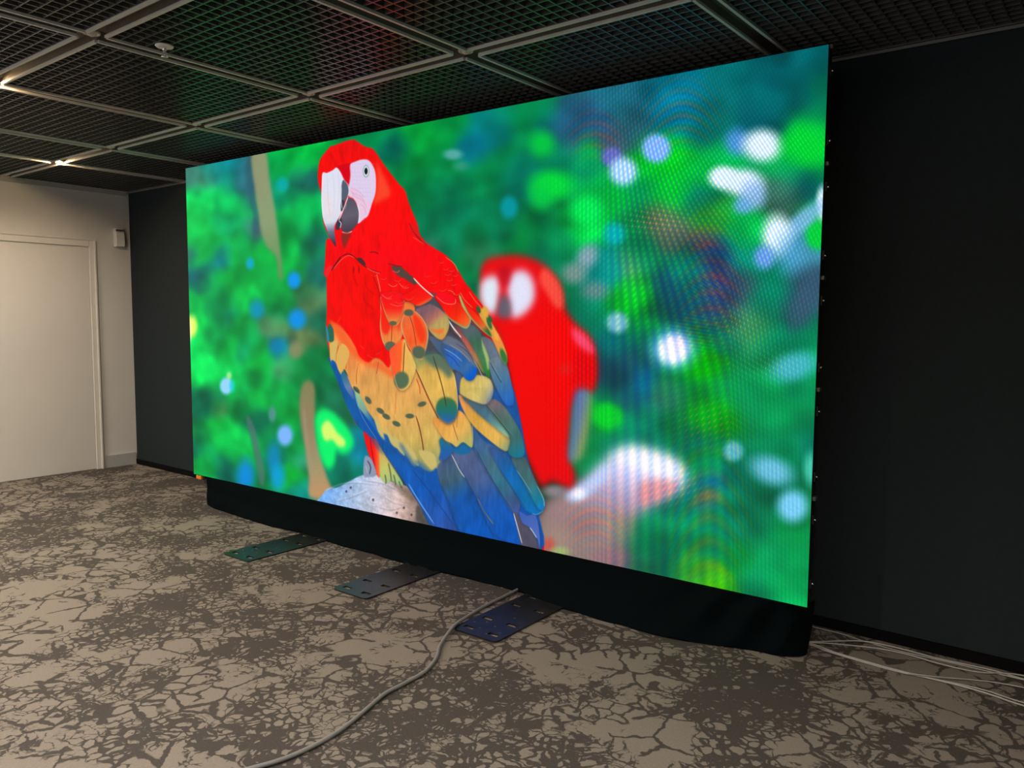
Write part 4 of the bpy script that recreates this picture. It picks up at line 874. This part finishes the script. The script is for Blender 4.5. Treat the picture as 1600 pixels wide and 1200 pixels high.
def rail(length):
    """channel, open below: two lips, two webs, a top plate (runs along local x from 0)"""
    k = round(length, 3)
    if k not in _rail_cache:
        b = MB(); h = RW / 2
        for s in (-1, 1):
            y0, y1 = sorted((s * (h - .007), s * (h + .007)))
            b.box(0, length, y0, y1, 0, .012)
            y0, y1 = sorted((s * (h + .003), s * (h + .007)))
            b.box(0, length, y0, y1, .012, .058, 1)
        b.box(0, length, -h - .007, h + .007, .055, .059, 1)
        _rail_cache[k] = b.mesh('ceiling_rail'); _rail_cache[k].materials.append(M['rail']); _rail_cache[k].materials.append(M['rail_inside_shade'])
    return _rail_cache[k]


def panel(w, d):
    k = (round(w, 3), round(d, 3))
    if k not in _panel_cache:
        f = MB(); z0, z1 = .010, .052
        for x0, x1, y0, y1 in ((0, w, 0, .004), (0, w, d - .004, d), (0, .004, .004, d - .004), (w - .004, w, .004, d - .004)):
            f.box(x0, x1, y0, y1, z0, z1)
        g = MB(); nx = max(2, round(w / .0565)); ny = max(2, round(d / .0565)); t = .0029
        for i in range(1, nx):
            x = w * i / nx; g.box(x - t, x + t, .004, d - .004, z0, z1)
        for j in range(1, ny):
            y = d * j / ny; g.box(.004, w - .004, y - t, y + t, z0 + .0004, z1 - .0004)
        a, c = f.mesh('grille_panel'), g.mesh('grille_lattice')
        a.materials.append(M['grille']); c.materials.append(M['grille'])
        _panel_cache[k] = (a, c)
    return _panel_cache[k]


def child(name, me, loc, rotz=0.0, parent=None):
    o = bpy.data.objects.new(name, me); COL.objects.link(o); o.parent = parent
    o.location = loc; o.rotation_euler = (0, 0, rotz)
    return o


G = RW / 2 + .008
for i in range(len(XS) - 1):
    for j in range(len(YS) - 1):
        x0 = XS[i] + (G if i else .024); x1 = XS[i + 1] - (G if i < len(XS) - 2 else .01)
        y1 = YS[j] - (G if j else .028); y0 = YS[j + 1] + (G if j < len(YS) - 2 else .01)
        a, c = panel(x1 - x0, y1 - y0)
        pa = child('grille_panel', a, (x0, y0, 0), 0, ceil)
        tag(child('grille_lattice', c, (0, 0, 0), 0, pa), kind='stuff')
for j in range(1, len(YS) - 1):                 # rails along x
    for i in range(len(XS) - 1):
        x0 = XS[i] + (RW / 2 + .007 if i else .023); x1 = XS[i + 1] - (RW / 2 + .007 if i < len(XS) - 2 else .0)
        child('ceiling_rail', rail(x1 - x0), (x0, YS[j], 0), 0, ceil)
for i in range(1, len(XS) - 1):                 # rails along y
    for j in range(len(YS) - 1):
        y1 = YS[j] - (RW / 2 + .007 if j else .027); y0 = YS[j + 1] + (RW / 2 + .007 if j < len(YS) - 2 else 0)
        child('ceiling_rail', rail(y1 - y0), (XS[i], y0, 0), math.pi / 2, ceil)
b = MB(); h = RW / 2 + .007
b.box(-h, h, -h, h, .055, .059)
jm = b.mesh('rail_joint'); jm.materials.append(M['rail_inside_shade'])
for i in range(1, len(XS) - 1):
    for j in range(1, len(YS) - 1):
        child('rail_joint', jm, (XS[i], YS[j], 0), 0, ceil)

# ================================================================ recessed lamps at the rail crossings
b = MB(); b.lathe([(.024, .022), (.030, .016), (.036, .018), (.038, .026), (.030, .034), (.024, .030)], 28); ring_m = b.mesh('rim'); ring_m.materials.append(M['lamp_housing'])
b = MB(); b.lathe([(.0, .006), (.009, .0075), (.017, .013), (.0225, .021), (.024, .030)], 28); lens_m = b.mesh('lens')
b = MB(); b.lathe([(.030, .032), (.030, .054), (.0, .054)], 20); hous_m = b.mesh('lamp_body'); hous_m.materials.append(M['lamp_housing'])


def downlight(i, j, label, power=0.0):
    t = tag(empty('downlight', (XS[i], YS[j], HG)), label, 'downlight', 'lit downlights at rail crossings' if power else 'unlit downlights at rail crossings')
    obj('rim', ring_m, None, t); obj('lamp_body', hous_m, None, t)
    lm = lens_m.copy(); lm.materials.append(M['lamp_on'] if power else M['lamp_off'])
    obj('lens', lm, None, t)
    if power:
        L = bpy.data.lights.new('downlight_beam', 'SPOT'); L.energy = power; L.color = WARM if i < 4 else NEUTRAL; L.spot_size = math.radians(165 if i < 4 else 138); L.spot_blend = 1.0; L.shadow_soft_size = .025
        o = bpy.data.objects.new('downlight_beam', L); COL.objects.link(o); o.parent = t; o.location = (0, 0, .014)
    return t


SPOTS = {(1, 1): 'glowing downlight at the rail crossing nearest the white wall', (3, 2): 'glowing downlight at the rail crossing cut by the left picture edge',
         (4, 2): 'unlit round downlight in the rail crossing beside the ceiling sprinkler', (5, 1): 'unlit downlight in the rail crossing above the second macaw, mid picture',
         (4, 1): 'unlit downlight in the rail crossing above the front macaw head', (3, 1): 'unlit downlight in the rail crossing above the left end of the LED wall', (2, 1): 'unlit downlight in the crossing one rail from the lit lamp by the white wall'}
for (i, j), lb in SPOTS.items():
    downlight(i, j, lb, LIT.get((i, j), 0))
NAMES = ['first', 'second', 'third', 'fourth', 'fifth', 'sixth', 'seventh', 'eighth']
for (i, j), w in UNSEEN.items():  # unseen lamps, most put in to brighten floor and walls
    downlight(i, j, 'unseen downlight outside picture, %s rail from white wall, %s row from dark wall' % (NAMES[i - 1], NAMES[j - 1]), w)

# ceiling sprinkler
t = tag(empty('sprinkler', (4.553, -2.070, HG)), 'white pendent ceiling sprinkler with round cover plate below the grille', 'sprinkler')
b = MB(); b.lathe([(.0, .004), (.010, .004), (.022, -.001), (.036, .001), (.041, .005), (.041, .009), (.0, .010)], 32); b.build('cover_plate', M['white_plastic'], t)
b = MB(); b.lathe([(.008, .004), (.010, -.004), (.010, -.012), (.006, -.014), (.0, -.014)], 16); b.build('stem', M['chrome'], t)
b = MB()
for s in (-1, 1):
    b.tube([(s * .009, 0, -.008), (s * .013, 0, -.02), (s * .010, 0, -.034), (s * .002, 0, -.042)], .0026, 8)
b.tube([(0, 0, -.012), (0, 0, -.040)], .0016, 6); b.build('frame_arm', M['chrome'], t)
b = MB(); b.lathe([(.0, -.042), (.016, -.041), (.017, -.043), (.0, -.045)], 20); b.build('deflector', M['chrome'], t)

# dispenser on the white wall
t = tag(empty('air_freshener_dispenser', (0, -.126, 2.343)), 'small white wall dispenser near the ceiling by the dark corner', 'dispenser')
b = MB(); b.chbox(.0, .03, -.043, .043, -.093, .093, .006); b.build('back_shell', M['white_plastic'], t)
b = MB()
pr = [(.03, -.092), (.060, -.088), (.066, -.02), (.060, .045), (.046, .062), (.030, .064)]
vs = [(x, s * .040, z) for s in (-1, 1) for x, z in pr]; n = len(pr)
b.add(vs, [tuple(range(n))[::-1], tuple(range(n, 2 * n))] + [(k, (k + 1) % n, n + (k + 1) % n, n + k) for k in range(n)]); b.build('front_cover', M['white_plastic'], t)
b = MB(); b.chbox(.030, .052, -.030, .036, .064, .080, .003); b.build('spray_slot', M['dark_plastic'], t)
b = MB(); b.chbox(.028, .058, -.040, .042, .080, .092, .003); b.build('top_lip', M['white_plastic'], t)

# ================================================================ the LED wall: ten by five cabinets on a black support
led = tag(empty('led_wall', (SX, SY, 0), TH), 'large LED video wall showing two scarlet macaws against green foliage', 'led wall')
NC, NR, CS = 10, 5, .5
b = MB(); b.chbox(.004, CS - .004, .013, .075, .004, CS - .004, .004)
b.box(.05, CS - .05, .075, .090, .2, .3)
cab_m = b.mesh('led_cabinet'); cab_m.materials.append(M['cabinet'])
for r in range(NR):
    for c in range(NC):
        ca = child('led_cabinet', cab_m, (c * CS, 0, SZ + r * CS), 0, led)
        b = MB(); b.box(0, CS, 0, .0125, 0, CS, 1); b.m[2] = 0
        me = b.mesh('led_face'); me.materials.append(M['screen']); me.materials.append(M['mask'])
        ul = me.uv_layers.new(name='UVMap')
        for lp in me.loops:
            v = me.vertices[lp.vertex_index].co
            ul.data[lp.index].uv = ((c * CS + v.x) / SW, (r * CS + v.z) / SH)
        obj('led_face', me, None, ca)
        if c == NC - 1:                          # side fittings of the right-hand column
            for zz in (.10, .40):
                b = MB(); b.chbox(CS - .004, CS + .006, .030, .062, zz - .022, zz + .022, .002); b.build('side_latch', M['cabinet'], ca)
                b = MB(); b.lathe([(.0, .014), (.004, .013), (.0055, .009), (.0055, .0)], 12, (CS, .046, zz), axis='x'); b.build('latch_pin', M['pin'], ca)
            b = MB(); b.chbox(CS - .006, CS + .011, .026, .060, CS - .010, CS + .009, .003); b.build('corner_lock', M['latch'], ca)
b = MB(); b.box(.10, SW - .05, .03, .10, SZ - .07, SZ - .002)
for x in (1.62, 2.70, 3.62, .42, 4.62):
    b.box(x - .03, x + .03, .03, .10, .008, SZ - .07); b.box(x - .03, x + .03, .03, .45, .008, .05)
b.build('support_frame', M['cabinet'], led)
b = MB(); b.chbox(.005, .125, .02, .075, SZ - .035, SZ - .002, .004); b.build('corner_bracket', M['cabinet'], led)
b = MB(); b.chbox(.035, .105, -.002, .020, SZ - .036, SZ - .006, .004); b.build('orange_clamp', M['orange'], led)

# black skirt hung below the screen
sk = empty('skirt_curtain', (0, 0, 0))
tag(sk, 'black velvet skirt hanging from under the LED wall to the carpet', 'curtain')
foot = curve3([(2.20, -.50), (2.30, -.560), (2.62, -.600), (3.04, -.622), (3.54, -.612), (4.1, -.618), (4.65, -.625), (5.1, -.60), (5.5, -.585), (5.86, -.635), (6.35, -.655), (6.60, -.610), (6.79, -.545), (6.99, -.500), (7.06, -.478), (7.085, -.43), (7.072, -.36)], 18)
ln = np.r_[0, np.cumsum(np.linalg.norm(np.diff(foot, axis=0), axis=1))]; ln /= ln[-1]
NU, NV = 330, 26
U = np.linspace(0, 1, NU + 1)
fx, fy = np.interp(U, ln, foot[:, 0]), np.interp(U, ln, foot[:, 1])
vs, fs = [], []
cs, sn = math.cos(TH), math.sin(TH)
rr = np.random.default_rng(3); ph = rr.uniform(0, 6.28, 8)
for a in range(NU + 1):
    x = fx[a]
    along = min(max((x - SX) / cs, .125), SW + .0)
    tx, ty = SX + cs * along - sn * -.004, SY + sn * along + cs * -.004
    u = U[a]
    if u > .955:                                # returns round the right-hand end
        k = (u - .955) / .045; tx, ty = SX + cs * (SW - .02) + .016 * k, SY + sn * SW + .13 * k
    if u < .02:
        k = 1 - u / .02; ty += .05 * k
    for c in range(NV + 1):
        v = c / NV                              # 0 at the top hem, 1 at the carpet
        e = v ** 1.35
        px = tx + (fx[a] - tx) * v; py = ty + (fy[a] - ty) * e
        z = (SZ - .005) * (1 - v) + .003
        right = max(0.0, (px - 6.15) / .95)
        # swagged folds that pull towards the right-hand corner, faint long ripples elsewhere
        sw = math.sin(26 * (px - 6.0) * (.55 + .45 * right) + 5.5 * v * (1.2 - right) + .4) * .030 * min(1, right * 1.5) * min(1, v * 4) * (1 - .75 * v * v)
        rp = (math.sin(7.1 * px + 4 * v + ph[0]) + .6 * math.sin(15.3 * px - 6 * v + ph[1]) + .4 * math.sin(31 * px + 9 * v + ph[2])) * .0045 * v
        hz = math.sin(v * 9 + 1.5 * math.sin(2.1 * px + ph[3])) * .004 * v * (1 - v) * 4
        zz = 0.004 * math.sin(9 * px + ph[4]) * v + (.006 * math.sin(23 * px + ph[5]) * v if right > 0 else 0)
        vs.append((px, py - sw - rp - hz - .004 * v, max(.002, z + zz * v * v)))
for a in range(NU):
    for c in range(NV):
        q = a * (NV + 1) + c
        fs.append((q, q + NV + 1, q + NV + 2, q + 1))
b = MB(); b.add(vs, fs, 0, True)
me = b.mesh('skirt_cloth')
o = obj('skirt_cloth', me, M['velvet'], sk)
md = o.modifiers.new('thickness', 'SOLIDIFY'); md.thickness = .003; md.offset = 1

# ================================================================ slotted base plates


def base_plate(x, y0, y1, rot, label):
    t = tag(empty('base_plate', (x, y0, 0), rot), label, 'base plate', 'steel base plates in front of the screen')
    w, L, sl, sd = .141, y1 - y0, .031, .0145
    xs = [-w, -.077 - sl, -.077 + sl, .077 - sl, .077 + sl, w]
    ys = [0]
    for y in (.062, .212, .452, .602):
        ys += [y - sd, y + sd]
    ys += [L]
    z0, z1 = .002, .009
    bm = bmesh.new(); V = {}

    def P(i, j, z):
        k = (i, j, z)
        if k not in V:
            V[k] = bm.verts.new((xs[i], ys[j], z))
        return V[k]
    for i in range(5):
        for j in range(len(ys) - 1):
            if i in (1, 3) and j % 2 == 1:
                continue
            bm.faces.new([P(i, j, z1), P(i + 1, j, z1), P(i + 1, j + 1, z1), P(i, j + 1, z1)])
    ge = bmesh.ops.extrude_face_region(bm, geom=list(bm.faces))
    for v in [g for g in ge['geom'] if isinstance(g, bmesh.types.BMVert)]:
        v.co.z = z0
    corner = [e for e in bm.edges if abs(e.verts[0].co.z - e.verts[1].co.z) > .004 and abs(abs(e.verts[0].co.x) - w) < 1e-5 and abs(e.verts[0].co.y) < 1e-5]
    bmesh.ops.bevel(bm, geom=corner, offset=.03, segments=4, affect='EDGES', profile=.5)
    bmesh.ops.recalc_face_normals(bm, faces=bm.faces)
    me = bpy.data.meshes.new('plate'); bm.to_mesh(me); bm.free()
    obj('plate', me, M['plate'], t)
    b = MB()
    for bx, by in ((-.03, .09), (.045, .05), (.02, .15), (.09, .10), (-.10, .13), (-.05, .17), (.03, .30)):
        b.lathe([(.0, z1 + .0018), (.004, z1 + .0016), (.006, z1)], 10, (bx, by, 0))
    tag(b.build('bolt_head', M['dark_plastic'], t), kind='stuff')
    return t


base_plate(3.722, -1.240, -.20, -.004, 'slotted steel base plate farthest from camera, its tip green with screen light')
base_plate(4.810, -1.222, -.20, .012, 'middle slotted steel base plate reaching out from under the black skirt')
base_plate(5.735, -1.222, -.20, .012, 'nearest slotted steel base plate with the grey cable along its edge')

# ================================================================ cables


def cable(name, pts, r, mat, label, group=None):
    q = curve3([(x, y, r + .002 + (z if z else 0)) for x, y, z in pts], 7)
    b = MB(); b.tube(q, r, 8)
    return tag(b.build(name, mat), label, 'cable', group)


cable('cable', [(5.49, -.40, 0), (5.515, -.60, 0), (5.535, -.897, 0), (5.566, -1.062, .004), (5.606, -1.217, .009), (5.700, -1.419, 0), (5.768, -1.51, 0), (5.815, -1.598, 0), (5.843, -1.684, 0), (5.851, -1.808, 0), (5.853, -1.906, 0), (5.880, -2.005, 0), (5.924, -2.153, 0),
                (5.945, -2.259, 0), (5.948, -2.378, 0), (5.934, -2.476, 0), (5.90, -2.57, 0), (5.82, -2.75, 0), (5.7, -3.0, 0)], .0085, M['cable_grey'], 'thick grey cable snaking over the carpet from under the skirt towards the camera')
gw = 'white cables on the carpet beside the dark wall'
cable('cable', [(6.70, -.10, 0), (6.96, -.060, 0), (7.138, -.060, 0), (7.253, -.085, 0), (7.399, -.100, 0), (7.534, -.095, 0), (7.75, -.088, .0), (8.1, -.085, 0)], .0028, M['cable_white'], 'thin white cable closest to the black baseboard where it leaves the skirt', gw)
cable('cable', [(6.75, -.42, 0), (7.031, -.272, 0), (7.155, -.165, 0), (7.257, -.105, .006), (7.396, -.085, .006), (7.585, -.080, 0), (7.785, -.064, 0), (7.909, -.080, 0), (8.3, -.10, 0)], .0036, M['cable_white'], 'white cable that bends up to the baseboard from the skirt end', gw)
cable('cable', [(6.75, -.38, .006), (7.034, -.290, .006), (7.14, -.215, 0), (7.322, -.138, 0), (7.458, -.120, 0), (7.595, -.138, 0), (7.744, -.125, 0), (7.905, -.055, .006), (8.3, -.03, 0)], .0034, M['cable_white'], 'white cable second in from the baseboard at the right picture edge', gw)
cable('cable', [(6.75, -.30, 0), (7.046, -.280, 0), (7.169, -.310, 0), (7.286, -.323, 0), (7.451, -.333, 0), (7.578, -.331, 0), (7.70, -.326, 0), (7.818, -.338, 0), (7.934, -.365, 0), (8.3, -.42, 0)], .0040, M['cable_white'], 'white cable lying farthest out on the carpet at the right edge', gw)
cable('cable', [(6.75, -.33, 0), (7.05, -.296, 0), (7.169, -.322, 0), (7.449, -.345, 0), (7.651, -.3155, 0), (7.792, -.306, 0), (7.931, -.333, 0), (8.3, -.36, 0)], .0032, M['cable_white'], 'white cable running close alongside the outermost white cable', gw)
cable('cable', [(7.50, -.355, .009), (7.601, -.318, .009), (7.734, -.227, 0), (7.814, -.194, 0), (7.95, -.17, 0), (8.3, -.16, 0)], .0028, M['cable_white'], 'short visible length of thin white cable between the two cable pairs', gw)
